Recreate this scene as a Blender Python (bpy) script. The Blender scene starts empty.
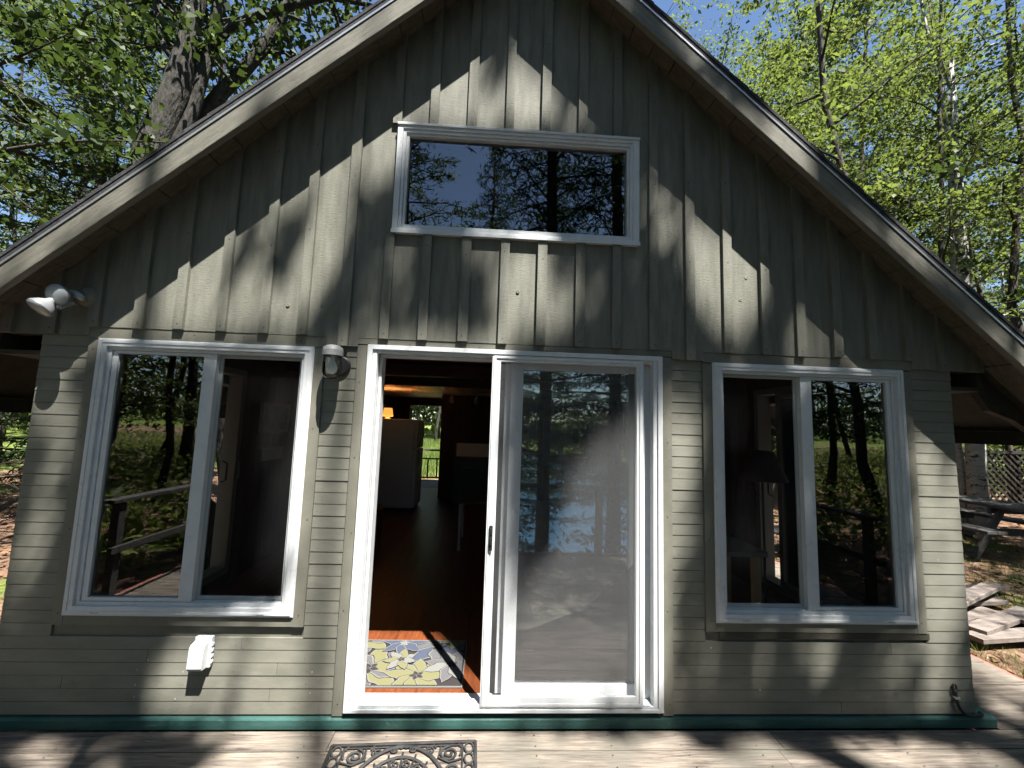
import bpy, bmesh, math, random
import numpy as np
from mathutils import Vector, Matrix

# ------------------------------------------------------------------ camera, world, sun
S = bpy.context.scene
COL = S.collection
FPX, CAM = 415.0, np.array([-0.1482, -2.508, 1.6978])
PITCH, YAW, ROLL = 0.1012, -0.0485, -0.0329


def _rot(p, y, r):
    cy, sy, cp, sp, cr, sr = math.cos(y), math.sin(y), math.cos(p), math.sin(p), math.cos(r), math.sin(r)
    return (np.array([[cy, -sy, 0], [sy, cy, 0], [0, 0, 1]]) @ np.array([[1, 0, 0], [0, cp, -sp], [0, sp, cp]])
            @ np.array([[cr, 0, sr], [0, 1, 0], [-sr, 0, cr]]))


RC = _rot(PITCH, YAW, ROLL)
cam_d = bpy.data.cameras.new('camera')
cam = bpy.data.objects.new('camera', cam_d)
COL.objects.link(cam)
m = Matrix.Identity(4)
for i in range(3):
    m[i][0], m[i][1], m[i][2], m[i][3] = RC[i, 0], RC[i, 2], -RC[i, 1], CAM[i]
cam.matrix_world = m
cam_d.sensor_width = 36.0
cam_d.lens = 36.0 * FPX / 1024
cam_d.clip_start, cam_d.clip_end = 0.05, 2000
S.camera = cam

SUN = np.array([-0.52, 1.0, -2.23])          # the way the sunlight travels
w = bpy.data.worlds.new('World')
S.world = w
w.use_nodes = True
nt = w.node_tree
bg = nt.nodes['Background']
sky = nt.nodes.new('ShaderNodeTexSky')
sky.sky_type = 'NISHITA'
sky.sun_disc = False
sky.sun_elevation = math.atan2(2.23, math.hypot(.52, 1))
sky.sun_rotation = math.atan2(.52, -1.0)
nt.links.new(sky.outputs[0], bg.inputs[0])
bg.inputs[1].default_value = 0.056
sky.dust_density = 0.3
sky.ozone_density = 3.5
sd = bpy.data.lights.new('sun', 'SUN')
sd.energy = 5.0
sd.angle = math.radians(0.53)
sd.color = (1.0, 0.965, 0.90)
sun = bpy.data.objects.new('sun', sd)
COL.objects.link(sun)
sun.location = (8, -14, 30)
sun.rotation_euler = Vector(SUN).to_track_quat('-Z', 'Y').to_euler()
S.view_settings.view_transform = 'Standard'
S.view_settings.look = 'None'
S.view_settings.gamma = 1
S.view_settings.exposure = 2.0
S.view_settings.use_curve_mapping = False
S.cycles.max_bounces = 10
S.cycles.transparent_max_bounces = 24
S.cycles.caustics_reflective = False
S.cycles.caustics_refractive = False
try:
    S.cycles.use_denoising = True
except Exception:
    pass

rnd = random.Random(7)
R = np.random.default_rng(11)


def ray(u, v):
    return RC @ np.array([(u - 512) / FPX, 1, (384 - v) / FPX])


def at(u, v, Y=0.0):                         # the point at depth Y seen at a pixel of the photo
    d = ray(u, v)
    return CAM + (Y - CAM[1]) / d[1] * d


def at_z(u, v, z=0.0):
    d = ray(u, v)
    return CAM + (z - CAM[2]) / d[2] * d


# ------------------------------------------------------------------ materials
class N:
    def __init__(self, name):
        self.m = bpy.data.materials.new(name)
        self.m.use_nodes = True
        self.t = self.m.node_tree
        self.p = self.t.nodes['Principled BSDF']
        self.out = self.t.nodes['Material Output']

    def n(self, typ, **kw):
        x = self.t.nodes.new(typ)
        for k, v in kw.items():
            if hasattr(x, k):
                setattr(x, k, v)
            else:
                x.inputs[k].default_value = v
        return x

    def l(self, a, b):
        self.t.links.new(a, b)


def c4(c):
    return (c[0], c[1], c[2], 1.0)


def paint(name, a, b, scale=6.0, stretch=(1, 1, 1), rough=.6, bump=.15, bscale=40., bstretch=None, detail=6., dist=.004,
          contrast=(.35, .65), rot=0., island=0., dark=None, dark_scale=2.0, dark_amt=(.62, .75), spec=.3, metallic=0.):
    """two-tone noise colour, optional darker stain patches, bump grain"""
    k = N(name)
    tc = k.n('ShaderNodeTexCoord')
    mp = k.n('ShaderNodeMapping')
    mp.inputs['Scale'].default_value = stretch
    src = tc.outputs['Object']
    if rot:
        m0 = k.n('ShaderNodeMapping')
        m0.inputs['Rotation'].default_value = (0, rot, 0)
        k.l(src, m0.inputs['Vector'])
        src = m0.outputs[0]
    k.l(src, mp.inputs['Vector'])
    nz = k.n('ShaderNodeTexNoise')
    nz.inputs['Scale'].default_value = scale
    nz.inputs['Detail'].default_value = detail
    nz.inputs['Roughness'].default_value = .65
    k.l(mp.outputs[0], nz.inputs['Vector'])
    cr = k.n('ShaderNodeValToRGB')
    cr.color_ramp.elements[0].position, cr.color_ramp.elements[1].position = contrast
    cr.color_ramp.elements[0].color, cr.color_ramp.elements[1].color = c4(a), c4(b)
    k.l(nz.outputs['Fac'], cr.inputs[0])
    col = cr.outputs[0]
    if dark:
        n2 = k.n('ShaderNodeTexNoise')
        n2.inputs['Scale'].default_value = dark_scale
        n2.inputs['Detail'].default_value = 8.
        n2.inputs['Roughness'].default_value = .7
        k.l(mp.outputs[0], n2.inputs['Vector'])
        r2 = k.n('ShaderNodeValToRGB')
        r2.color_ramp.elements[0].position, r2.color_ramp.elements[1].position = dark_amt
        k.l(n2.outputs['Fac'], r2.inputs[0])
        mx = k.n('ShaderNodeMix', data_type='RGBA')
        k.l(r2.outputs[0], mx.inputs[0])
        k.l(col, mx.inputs[6])
        mx.inputs[7].default_value = c4(dark)
        col = mx.outputs[2]
    if island:
        ge = k.n('ShaderNodeNewGeometry')
        mr = k.n('ShaderNodeMapRange')
        mr.inputs[3].default_value, mr.inputs[4].default_value = 1 - island, 1 + island
        k.l(ge.outputs['Random Per Island'], mr.inputs[0])
        hs = k.n('ShaderNodeHueSaturation')
        k.l(mr.outputs[0], hs.inputs['Value'])
        k.l(col, hs.inputs['Color'])
        col = hs.outputs[0]
    k.l(col, k.p.inputs['Base Color'])
    k.p.inputs['Roughness'].default_value = rough
    k.p.inputs['Metallic'].default_value = metallic
    k.p.inputs['Specular IOR Level'].default_value = spec
    if bump:
        m2 = k.n('ShaderNodeMapping')
        m2.inputs['Scale'].default_value = bstretch or stretch
        k.l(src, m2.inputs['Vector'])
        nb = k.n('ShaderNodeTexNoise')
        nb.inputs['Scale'].default_value = bscale
        nb.inputs['Detail'].default_value = 5.
        k.l(m2.outputs[0], nb.inputs['Vector'])
        bp = k.n('ShaderNodeBump')
        bp.inputs['Strength'].default_value = bump
        bp.inputs['Distance'].default_value = dist
        k.l(nb.outputs['Fac'], bp.inputs['Height'])
        k.l(bp.outputs[0], k.p.inputs['Normal'])
    return k.m


def plain(name, c, rough=.5, metallic=0., spec=.5, emit=None, estr=0.):
    k = N(name)
    k.p.inputs['Base Color'].default_value = c4(c)
    k.p.inputs['Roughness'].default_value = rough
    k.p.inputs['Metallic'].default_value = metallic
    k.p.inputs['Specular IOR Level'].default_value = spec
    if emit:
        k.p.inputs['Emission Color'].default_value = c4(emit)
        k.p.inputs['Emission Strength'].default_value = estr
    return k.m


def glass_mat(name, ior=1.8, tint=(.93, .97, .94)):
    k = N(name)
    k.t.nodes.remove(k.p)
    tr = k.n('ShaderNodeBsdfTransparent')
    tr.inputs[0].default_value = c4(tint)
    gl = k.n('ShaderNodeBsdfGlossy')
    gl.inputs['Roughness'].default_value = 0.0
    tc = k.n('ShaderNodeTexCoord')
    nz = k.n('ShaderNodeTexNoise')
    nz.inputs['Scale'].default_value = 2.2
    nz.inputs['Detail'].default_value = 1.
    k.l(tc.outputs['Object'], nz.inputs['Vector'])
    bp = k.n('ShaderNodeBump')
    bp.inputs['Strength'].default_value = .05
    bp.inputs['Distance'].default_value = .02
    k.l(nz.outputs['Fac'], bp.inputs['Height'])
    k.l(bp.outputs[0], gl.inputs['Normal'])
    fr = k.n('ShaderNodeFresnel')
    fr.inputs['IOR'].default_value = ior
    mx = k.n('ShaderNodeMixShader')
    k.l(fr.outputs[0], mx.inputs[0])
    k.l(tr.outputs[0], mx.inputs[1])
    k.l(gl.outputs[0], mx.inputs[2])
    k.l(mx.outputs[0], k.out.inputs['Surface'])
    return k.m


def mesh_screen_mat(name, cover, col):
    k = N(name)
    k.t.nodes.remove(k.p)
    tr = k.n('ShaderNodeBsdfTransparent')
    df = k.n('ShaderNodeBsdfDiffuse')
    tc = k.n('ShaderNodeTexCoord')
    mp = k.n('ShaderNodeMapping')
    mp.inputs['Scale'].default_value = (110, 110, 300)
    k.l(tc.outputs['Object'], mp.inputs[0])
    nz = k.n('ShaderNodeTexNoise')
    nz.inputs['Scale'].default_value = 1.0
    nz.inputs['Detail'].default_value = 3.
    k.l(mp.outputs[0], nz.inputs['Vector'])
    rp = k.n('ShaderNodeMapRange')
    rp.inputs[1].default_value, rp.inputs[2].default_value = .3, .7
    rp.inputs[3].default_value, rp.inputs[4].default_value = cover * .5, cover * 1.5
    k.l(nz.outputs['Fac'], rp.inputs[0])
    df.inputs[0].default_value = c4(col)
    mx = k.n('ShaderNodeMixShader')
    k.l(rp.outputs[0], mx.inputs[0])
    k.l(tr.outputs[0], mx.inputs[1])
    k.l(df.outputs[0], mx.inputs[2])
    k.l(mx.outputs[0], k.out.inputs['Surface'])
    return k.m


def leaf_mat(name, a, b, trans, tmix=.45):
    k = N(name)
    k.t.nodes.remove(k.p)
    geo = k.n('ShaderNodeNewGeometry')
    cr = k.n('ShaderNodeValToRGB')
    cr.color_ramp.elements[0].color, cr.color_ramp.elements[1].color = c4(a), c4(b)
    k.l(geo.outputs['Random Per Island'], cr.inputs[0])
    df = k.n('ShaderNodeBsdfDiffuse')
    k.l(cr.outputs[0], df.inputs[0])
    tl = k.n('ShaderNodeBsdfTranslucent')
    mt = k.n('ShaderNodeMix', data_type='RGBA', blend_type='MULTIPLY')
    mt.inputs[0].default_value = 0.0
    mt.inputs[6].default_value = c4(trans)
    k.l(mt.outputs[2], tl.inputs[0])
    gs = k.n('ShaderNodeBsdfGlossy')
    gs.inputs['Roughness'].default_value = .6
    gs.inputs[0].default_value = (.4, .42, .4, 1)
    m1 = k.n('ShaderNodeMixShader')
    m1.inputs[0].default_value = tmix
    k.l(df.outputs[0], m1.inputs[1])
    k.l(tl.outputs[0], m1.inputs[2])
    m2 = k.n('ShaderNodeMixShader')
    m2.inputs[0].default_value = .06
    k.l(m1.outputs[0], m2.inputs[1])
    k.l(gs.outputs[0], m2.inputs[2])
    k.l(m2.outputs[0], k.out.inputs['Surface'])
    return k.m


M = {}
M['siding'] = paint('painted siding', (.150, .149, .122), (.195, .190, .158), 3.5, (1, 1, 3), .62, .35, 30., (2.2, 2, 16), dist=.003, island=.05,
                    dark=(.12, .115, .085), dark_scale=2.4, dark_amt=(.60, .82))
M['board'] = paint('rough sawn painted board', (.128, .129, .104), (.184, .182, .150), 4., (5, 1, .8), .7, .6, 30., (1.6, 1.6, 16), dist=.004, island=.07,
                   dark=(.115, .11, .08), dark_scale=3.2, dark_amt=(.63, .82))
M['trim'] = paint('painted trim', (.132, .129, .104), (.168, .162, .132), 5., (1, 1, 1), .6, .3, 30., (4, 4, 4), dist=.003,
                  dark=(.10, .095, .07), dark_scale=4.0, dark_amt=(.62, .8))
for key_, rt_ in (('fascia_l', math.atan(.886)), ('fascia_r', -math.atan(.886))):
    M[key_] = paint('painted rake board', (.125, .120, .098), (.175, .168, .140), 6., (.8, 3, 9), .65, 1., 20., (1.0, 8, 30), dist=.004, rot=rt_,
                    dark=(.085, .08, .065), dark_scale=3.5, dark_amt=(.60, .80))
M['soffit'] = paint('stained soffit board', (.085, .075, .058), (.135, .12, .095), 6., (2, 8, 2), .75, .4, 40.)
M['eave'] = paint('shade toned eave', (.040, .037, .028), (.062, .057, .044), 6., (2, 2, 2), .75, .3, 40.)  # the shadow under the eaves is put into this dark tone
M['shingle'] = paint('dark shingle', (.018, .018, .02), (.05, .05, .055), 40., (1, 1, 1), .9, .8, 120.)
M['drip'] = plain('drip metal', (.55, .56, .58), .3, .8)
M['teal'] = paint('teal base paint', (.022, .068, .060), (.035, .095, .085), 6., (1, 2, 3), .55, .5, 40., (3, 3, 3), dist=.004,
                  dark=(.10, .16, .145), dark_scale=9., dark_amt=(.60, .70))
M['white'] = paint('white vinyl', (.52, .54, .56), (.60, .61, .62), 9., (1, 1, 1), .38, .05, 30., dark=(.34, .34, .315), dark_scale=9., dark_amt=(.56, .80))
M['gray_vinyl'] = plain('grey vinyl', (.33, .35, .34), .45)
M['greenish'] = plain('pale green jamb liner', (.34, .42, .37), .45)
M['door_gray'] = plain('brown grey door frame', (.13, .12, .115), .5)
M['black'] = plain('black plastic', (.015, .015, .016), .45)
M['rubber'] = paint('dusty black rubber', (.014, .014, .015), (.038, .037, .036), 12., (1, 1, 1), .75, .3, 60.)
M['glass'] = glass_mat('window glass', 2.35, (.90, .96, .92))
M['glass_side'] = glass_mat('side glass', 1.45)
M['jar'] = glass_mat('jar glass', 1.5, (.96, .97, .97))
M['screen'] = mesh_screen_mat('door screen', .19, (.235, .24, .25))
M['screen_win'] = mesh_screen_mat('window screen', .10, (.09, .09, .095))
M['panel'] = paint('dark wood panelling', (.032, .015, .010), (.062, .028, .017), 5., (6, 6, .8), .5, .2, 30., (12, 12, 1))
M['beam'] = paint('dark red beam', (.045, .014, .008), (.09, .028, .014), 5., (.8, 5, 5), .5, .2, 30.)
M['intfloor'] = paint('red brown floor', (.10, .028, .011), (.165, .050, .018), 6., (8, 1, 1), .33, .15, 30., (14, 2, 1))
M['ceil'] = paint('pine ceiling', (.46, .36, .24), (.60, .49, .34), 5., (10, 1, 1), .5, .1, 30.)  # pine, made paler to carry the daylight from the rear door
M['metal'] = plain('dull metal', (.45, .45, .45), .4, .9)
M['bark'] = paint('grey bark', (.022, .020, .016), (.065, .061, .053), 9., (2, 2, .5), .9, 1., 14., (2.5, 2.5, .5), dist=.04,
                  dark=(.085, .095, .075), dark_scale=3., dark_amt=(.6, .75))
M['darkbark'] = paint('dark bark', (.03, .025, .02), (.085, .072, .058), 9., (2, 2, .5), .9, 1., 14., (2.5, 2.5, .5), dist=.03)
M['birchbark'] = paint('birch bark', (.26, .25, .225), (.42, .40, .37), 5., (1, 1, 2), .75, .4, 20., (1, 1, 3), dist=.01,
                       dark=(.04, .035, .03), dark_scale=2.6, dark_amt=(.55, .60))
M['leaf'] = leaf_mat('beech leaf', (.014, .032, .010), (.105, .128, .034), (.17, .22, .042), .5)
M['leaf_dark'] = leaf_mat('maple leaf', (.018, .036, .012), (.048, .072, .022), (.07, .11, .02), .36)
M['needle'] = leaf_mat('pine needle', (.016, .035, .012), (.045, .075, .022), (.05, .09, .02), .25)
M['fern'] = leaf_mat('grass blade', (.07, .12, .025), (.16, .20, .05), (.25, .33, .05), .4)
M['weathered'] = paint('weathered wood', (.045, .042, .040), (.10, .095, .09), 5., (1, 8, 8), .85, .5, 30., (2, 20, 20))
M['greywood'] = paint('silvered wood', (.20, .19, .175), (.34, .325, .30), 5., (8, 1, 8), .85, .5, 30., (20, 2, 20))
M['lumber'] = paint('red brown lumber', (.13, .105, .092), (.21, .18, .16), 5., (1, 8, 8), .85, .5, 30., (2, 20, 20), dark=(.09, .05, .04), dark_scale=3.)
M['lattice'] = paint('old lattice', (.014, .013, .011), (.034, .031, .027), 6., (1, 1, 1), .85, .4, 30.)


# ------------------------------------------------------------------ mesh builder
class MB:
    def __init__(self):
        self.v, self.f, self.mi = [], [], []

    def add(self, vs, fs, mi=0):
        o = len(self.v)
        self.v += [tuple(map(float, p)) for p in vs]
        self.f += [tuple(i + o for i in f) for f in fs]
        self.mi += [mi] * len(fs)
        return self

    def box(self, x0, x1, y0, y1, z0, z1, mi=0):
        vs = [(x, y, z) for z in (z0, z1) for y in (y0, y1) for x in (x0, x1)]
        return self.add(vs, [(0, 2, 3, 1), (4, 5, 7, 6), (0, 1, 5, 4), (2, 6, 7, 3), (0, 4, 6, 2), (1, 3, 7, 5)], mi)

    def prism_y(self, poly, y0, y1, mi=0):   # polygon in x,z (counter-clockwise seen from -y), extruded along y
        n = len(poly)
        vs = [(x, y0, z) for x, z in poly] + [(x, y1, z) for x, z in poly]
        fs = [tuple(range(n)), tuple(range(2 * n - 1, n - 1, -1))]
        fs += [(i, i + n, (i + 1) % n + n, (i + 1) % n) for i in range(n)]
        return self.add(vs, fs, mi)

    def prism_x(self, poly, x0, x1, mi=0):   # polygon in y,z
        n = len(poly)
        vs = [(x0, y, z) for y, z in poly] + [(x1, y, z) for y, z in poly]
        fs = [tuple(range(n)), tuple(range(2 * n - 1, n - 1, -1))]
        fs += [(i, i + n, (i + 1) % n + n, (i + 1) % n) for i in range(n)]
        return self.add(vs, fs, mi)

    def ring_y(self, x0, x1, z0, z1, wl, wr, wb, wt, y0, y1, mi=0):   # rectangular frame, mitred corners
        o = [(x0, z0), (x1, z0), (x1, z1), (x0, z1)]
        i = [(x0 + wl, z0 + wb), (x1 - wr, z0 + wb), (x1 - wr, z1 - wt), (x0 + wl, z1 - wt)]
        vs = [(x, y, z) for y in (y0, y1) for (x, z) in o + i]
        fs = []
        for k in range(4):
            j = (k + 1) % 4
            fs += [(k, j, j + 4, k + 4), (k + 8, k + 12, j + 12, j + 8), (k, k + 8, j + 8, j), (k + 4, j + 4, j + 12, k + 12)]
        return self.add(vs, fs, mi)

    def tube(self, pts, rad, n=8, mi=0, cap=True):
        pts = [np.array(p, float) for p in pts]
        if not hasattr(rad, '__len__'):
            rad = [rad] * len(pts)
        vs, fs = [], []
        prev = None
        for i, p in enumerate(pts):
            d = pts[min(i + 1, len(pts) - 1)] - pts[max(i - 1, 0)]
            d = d / (np.linalg.norm(d) + 1e-9)
            if prev is None:
                a = np.cross(d, (0, 0, 1)) if abs(d[2]) < .9 else np.cross(d, (1, 0, 0))
            else:
                a = prev - d * (prev @ d)
            a = a / (np.linalg.norm(a) + 1e-9)
            prev = a
            b = np.cross(d, a)
            for k in range(n):
                t = 2 * math.pi * k / n
                vs.append(p + rad[i] * (math.cos(t) * a + math.sin(t) * b))
        for i in range(len(pts) - 1):
            for k in range(n):
                fs.append((i * n + k, i * n + (k + 1) % n, (i + 1) * n + (k + 1) % n, (i + 1) * n + k))
        if cap:
            fs.append(tuple(range(n - 1, -1, -1)))
            fs.append(tuple((len(pts) - 1) * n + k for k in range(n)))
        return self.add(vs, fs, mi)

    def lathe(self, prof, c, axis=(0, 0, 1), n=24, mi=0):   # profile (radius, distance along axis)
        ax = np.array(axis, float)
        ax /= np.linalg.norm(ax)
        a = np.cross(ax, (0, 0, 1)) if abs(ax[2]) < .9 else np.cross(ax, (1, 0, 0))
        a /= np.linalg.norm(a)
        b = np.cross(ax, a)
        vs, fs = [], []
        for r, h in prof:
            for k in range(n):
                t = 2 * math.pi * k / n
                vs.append(np.array(c) + ax * h + max(r, 1e-4) * (math.cos(t) * a + math.sin(t) * b))
        for i in range(len(prof) - 1):
            for k in range(n):
                fs.append((i * n + k, i * n + (k + 1) % n, (i + 1) * n + (k + 1) % n, (i + 1) * n + k))
        return self.add(vs, fs, mi)

    def oriented(self, c, ax, ay, az, hx, hy, hz, mi=0):
        c, ax, ay, az = map(lambda q: np.array(q, float), (c, ax, ay, az))
        vs = [c + ax * hx * i + ay * hy * j + az * hz * k for k in (-1, 1) for j in (-1, 1) for i in (-1, 1)]
        return self.add(vs, [(0, 2, 3, 1), (4, 5, 7, 6), (0, 1, 5, 4), (2, 6, 7, 3), (0, 4, 6, 2), (1, 3, 7, 5)], mi)

    def plank(self, p, q, wdt, th, up=(0, 0, 1), mi=0):   # a board from p to q
        p, q = np.array(p, float), np.array(q, float)
        d = q - p
        L = np.linalg.norm(d)
        d /= L
        u = np.array(up, float)
        u = u - d * (u @ d)
        u /= np.linalg.norm(u)
        s = np.cross(u, d)
        return self.oriented((p + q) / 2, d, s, u, L / 2, wdt / 2, th / 2, mi)

    def build(self, name, mats, parent=None, smooth=False, bevel=0., fix=True):
        me = bpy.data.meshes.new(name)
        off = np.zeros(3)
        q = parent
        while q is not None:
            off = off + np.array(q.location)
            q = q.parent
        vv = np.array(self.v) - off if self.v else np.zeros((0, 3))
        me.from_pydata([tuple(p) for p in vv], [], self.f)
        if not isinstance(mats, (list, tuple)):
            mats = [mats]
        for x in mats:
            me.materials.append(x)
        me.polygons.foreach_set('material_index', self.mi)
        if fix:
            bm = bmesh.new()
            bm.from_mesh(me)
            bmesh.ops.recalc_face_normals(bm, faces=bm.faces)
            bm.to_mesh(me)
            bm.free()
        if smooth:
            me.polygons.foreach_set('use_smooth', [True] * len(me.polygons))
        me.update()
        o = bpy.data.objects.new(name, me)
        COL.objects.link(o)
        if parent is not None:
            o.parent = parent
        if bevel:
            b = o.modifiers.new('bevel', 'BEVEL')
            b.width = bevel
            b.segments = 2
            b.limit_method = 'ANGLE'
            b.angle_limit = math.radians(40)
        return o


def tag(o, label=None, cat=None, group=None, kind=None):
    for k, v in (('label', label), ('category', cat), ('group', group), ('kind', kind)):
        if v:
            o[k] = v
    return o


def thing(name, label, cat, loc=(0, 0, 0), rz=0., group=None):
    o = bpy.data.objects.new(name, None)
    o.empty_display_size = .1
    COL.objects.link(o)
    o.location = loc
    o.rotation_euler = (0, 0, rz)
    return tag(o, label, cat, group)


def holder(name, parent):
    o = bpy.data.objects.new(name, None)
    o.empty_display_size = .1
    COL.objects.link(o)
    o.parent = parent
    return o


def struct(o):
    o['kind'] = 'structure'
    return o


# ------------------------------------------------------------------ ground, lake
def ground_z(x, y):
    z = -0.28 + 0.05 * np.sin(x * .7 + 1) * np.cos(y * .5) + .03 * np.sin(x * 1.9) * np.sin(y * 1.7)
    z = z + np.clip((x - 5) * .035, 0, .5) + np.clip((-x - 6) * .01, 0, .3)
    z = z + np.clip((y - 9) * .012, 0, .5)
    sl = np.clip((-y - 3.8) / 5.2, 0, 1)
    fun = np.clip((5.5 + .50 * np.clip(-y - 5, 0, 80) - np.abs(x - 1.5)) / 4.0, 0, 1)      # the bank opens to the lake like a funnel
    z = z - 3.4 * sl * sl * (3 - 2 * sl) * fun * fun * (3 - 2 * fun)
    far = np.clip((-y - 62) / 6.0, 0, 1)
    z = z + 1.4 * far + np.clip((-y - 66) * .02, 0, 6)
    return z


def grid_axis(lo, hi, fine_lo, fine_hi, fine, coarse):
    a = list(np.arange(fine_lo, fine_hi + 1e-6, fine))
    s, x = fine, fine_hi
    while x < hi:
        s = min(s * 1.35, coarse)
        x += s
        a.append(x)
    s, x = fine, fine_lo
    while x > lo:
        s = min(s * 1.35, coarse)
        x -= s
        a.insert(0, x)
    return np.array(a)


def np_mesh(name, V, F, mats, parent=None, smooth=False, mi=None):
    """big quad mesh from arrays"""
    me = bpy.data.meshes.new(name)
    k = F.shape[1]
    me.vertices.add(len(V))
    me.vertices.foreach_set('co', np.ascontiguousarray(V, dtype=np.float32).ravel())
    me.loops.add(F.size)
    me.loops.foreach_set('vertex_index', F.ravel().astype(np.int32))
    me.polygons.add(len(F))
    me.polygons.foreach_set('loop_start', np.arange(0, F.size, k, dtype=np.int32))
    me.polygons.foreach_set('loop_total', np.full(len(F), k, dtype=np.int32))
    for x in (mats if isinstance(mats, (list, tuple)) else [mats]):
        me.materials.append(x)
    if mi is not None:
        me.polygons.foreach_set('material_index', mi.astype(np.int32))
    if smooth:
        me.polygons.foreach_set('use_smooth', np.ones(len(F), dtype=bool))
    me.update(calc_edges=True)
    me.validate()
    if parent == 'mesh':
        return me
    o = bpy.data.objects.new(name, me)
    COL.objects.link(o)
    if parent is not None:
        o.parent = parent
    return o


def ground_material():
    k = N('forest floor')
    tc = k.n('ShaderNodeTexCoord')
    n1 = k.n('ShaderNodeTexNoise')
    n1.inputs['Scale'].default_value = 9.
    n1.inputs['Detail'].default_value = 10.
    n1.inputs['Roughness'].default_value = .75
    k.l(tc.outputs['Object'], n1.inputs['Vector'])
    lit = k.n('ShaderNodeValToRGB')
    e = lit.color_ramp.elements
    e[0].position, e[0].color = .32, (.07, .045, .03, 1)
    e[1].position, e[1].color = .7, (.34, .23, .17, 1)
    x = e.new(.5)
    x.color = (.19, .115, .075, 1)
    k.l(n1.outputs['Fac'], lit.inputs[0])
    gr = k.n('ShaderNodeValToRGB')
    e = gr.color_ramp.elements
    e[0].position, e[0].color = .3, (.05, .085, .018, 1)
    e[1].position, e[1].color = .7, (.20, .24, .06, 1)
    k.l(n1.outputs['Fac'], gr.inputs[0])
    # grass in the clearing behind the cabin and in patches
    sp = k.n('ShaderNodeSeparateXYZ')
    k.l(tc.outputs['Object'], sp.inputs[0])
    n2 = k.n('ShaderNodeTexNoise')
    n2.inputs['Scale'].default_value = .55
    n2.inputs['Detail'].default_value = 4.
    k.l(tc.outputs['Object'], n2.inputs['Vector'])
    ya = k.n('ShaderNodeMapRange')
    ya.inputs[1].default_value, ya.inputs[2].default_value = 12.0, 15.0
    k.l(sp.outputs['Y'], ya.inputs[0])
    pa = k.n('ShaderNodeMapRange')
    pa.inputs[1].default_value, pa.inputs[2].default_value = .55, .68
    k.l(n2.outputs['Fac'], pa.inputs[0])
    yb_ = k.n('ShaderNodeMapRange')
    yb_.inputs[1].default_value, yb_.inputs[2].default_value = -50.0, -56.0
    k.l(sp.outputs['Y'], yb_.inputs[0])
    m0_ = k.n('ShaderNodeMath', operation='MAXIMUM')
    k.l(ya.outputs[0], m0_.inputs[0])
    k.l(yb_.outputs[0], m0_.inputs[1])
    mxm = k.n('ShaderNodeMath', operation='MAXIMUM')
    k.l(m0_.outputs[0], mxm.inputs[0])
    k.l(pa.outputs[0], mxm.inputs[1])
    mx = k.n('ShaderNodeMix', data_type='RGBA')
    k.l(mxm.outputs[0], mx.inputs[0])
    k.l(lit.outputs[0], mx.inputs[6])
    k.l(gr.outputs[0], mx.inputs[7])
    k.l(mx.outputs[2], k.p.inputs['Base Color'])
    k.p.inputs['Roughness'].default_value = .95
    k.p.inputs['Specular IOR Level'].default_value = .1
    bp = k.n('ShaderNodeBump')
    bp.inputs['Strength'].default_value = 1.
    bp.inputs['Distance'].default_value = .05
    k.l(n1.outputs['Fac'], bp.inputs['Height'])
    k.l(bp.outputs[0], k.p.inputs['Normal'])
    return k.m


gx = grid_axis(-420, 420, -34, 36, .7, 30)
gy = grid_axis(-420, 420, -27, 36, .7, 30)
GX, GY = np.meshgrid(gx, gy)
V = np.stack([GX.ravel(), GY.ravel(), ground_z(GX, GY).ravel()], 1)
nx, ny = len(gx), len(gy)
I = (np.arange(ny - 1)[:, None] * nx + np.arange(nx - 1)[None, :]).ravel()
struct(np_mesh('ground', V, np.stack([I, I + 1, I + nx + 1, I + nx], 1), ground_material(), smooth=True))

k = N('lake water')
k.p.inputs['Base Color'].default_value = (.03, .085, .15, 1)
k.p.inputs['Roughness'].default_value = .04
k.p.inputs['IOR'].default_value = 1.33
tc = k.n('ShaderNodeTexCoord')
mp = k.n('ShaderNodeMapping')
mp.inputs['Scale'].default_value = (.5, 1.6, 1)
k.l(tc.outputs['Object'], mp.inputs[0])
nz = k.n('ShaderNodeTexNoise')
nz.inputs['Scale'].default_value = 1.6
nz.inputs['Detail'].default_value = 4
k.l(mp.outputs[0], nz.inputs['Vector'])
bp = k.n('ShaderNodeBump')
bp.inputs['Strength'].default_value = .5
bp.inputs['Distance'].default_value = .06
k.l(nz.outputs['Fac'], bp.inputs['Height'])
k.l(bp.outputs[0], k.p.inputs['Normal'])
lk = MB()
lk.add([(-300, -400, -2.95), (300, -400, -2.95), (300, -6, -2.95), (-300, -6, -2.95)], [(0, 1, 2, 3)])
struct(lk.build('lake', k.m, fix=False))


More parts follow.
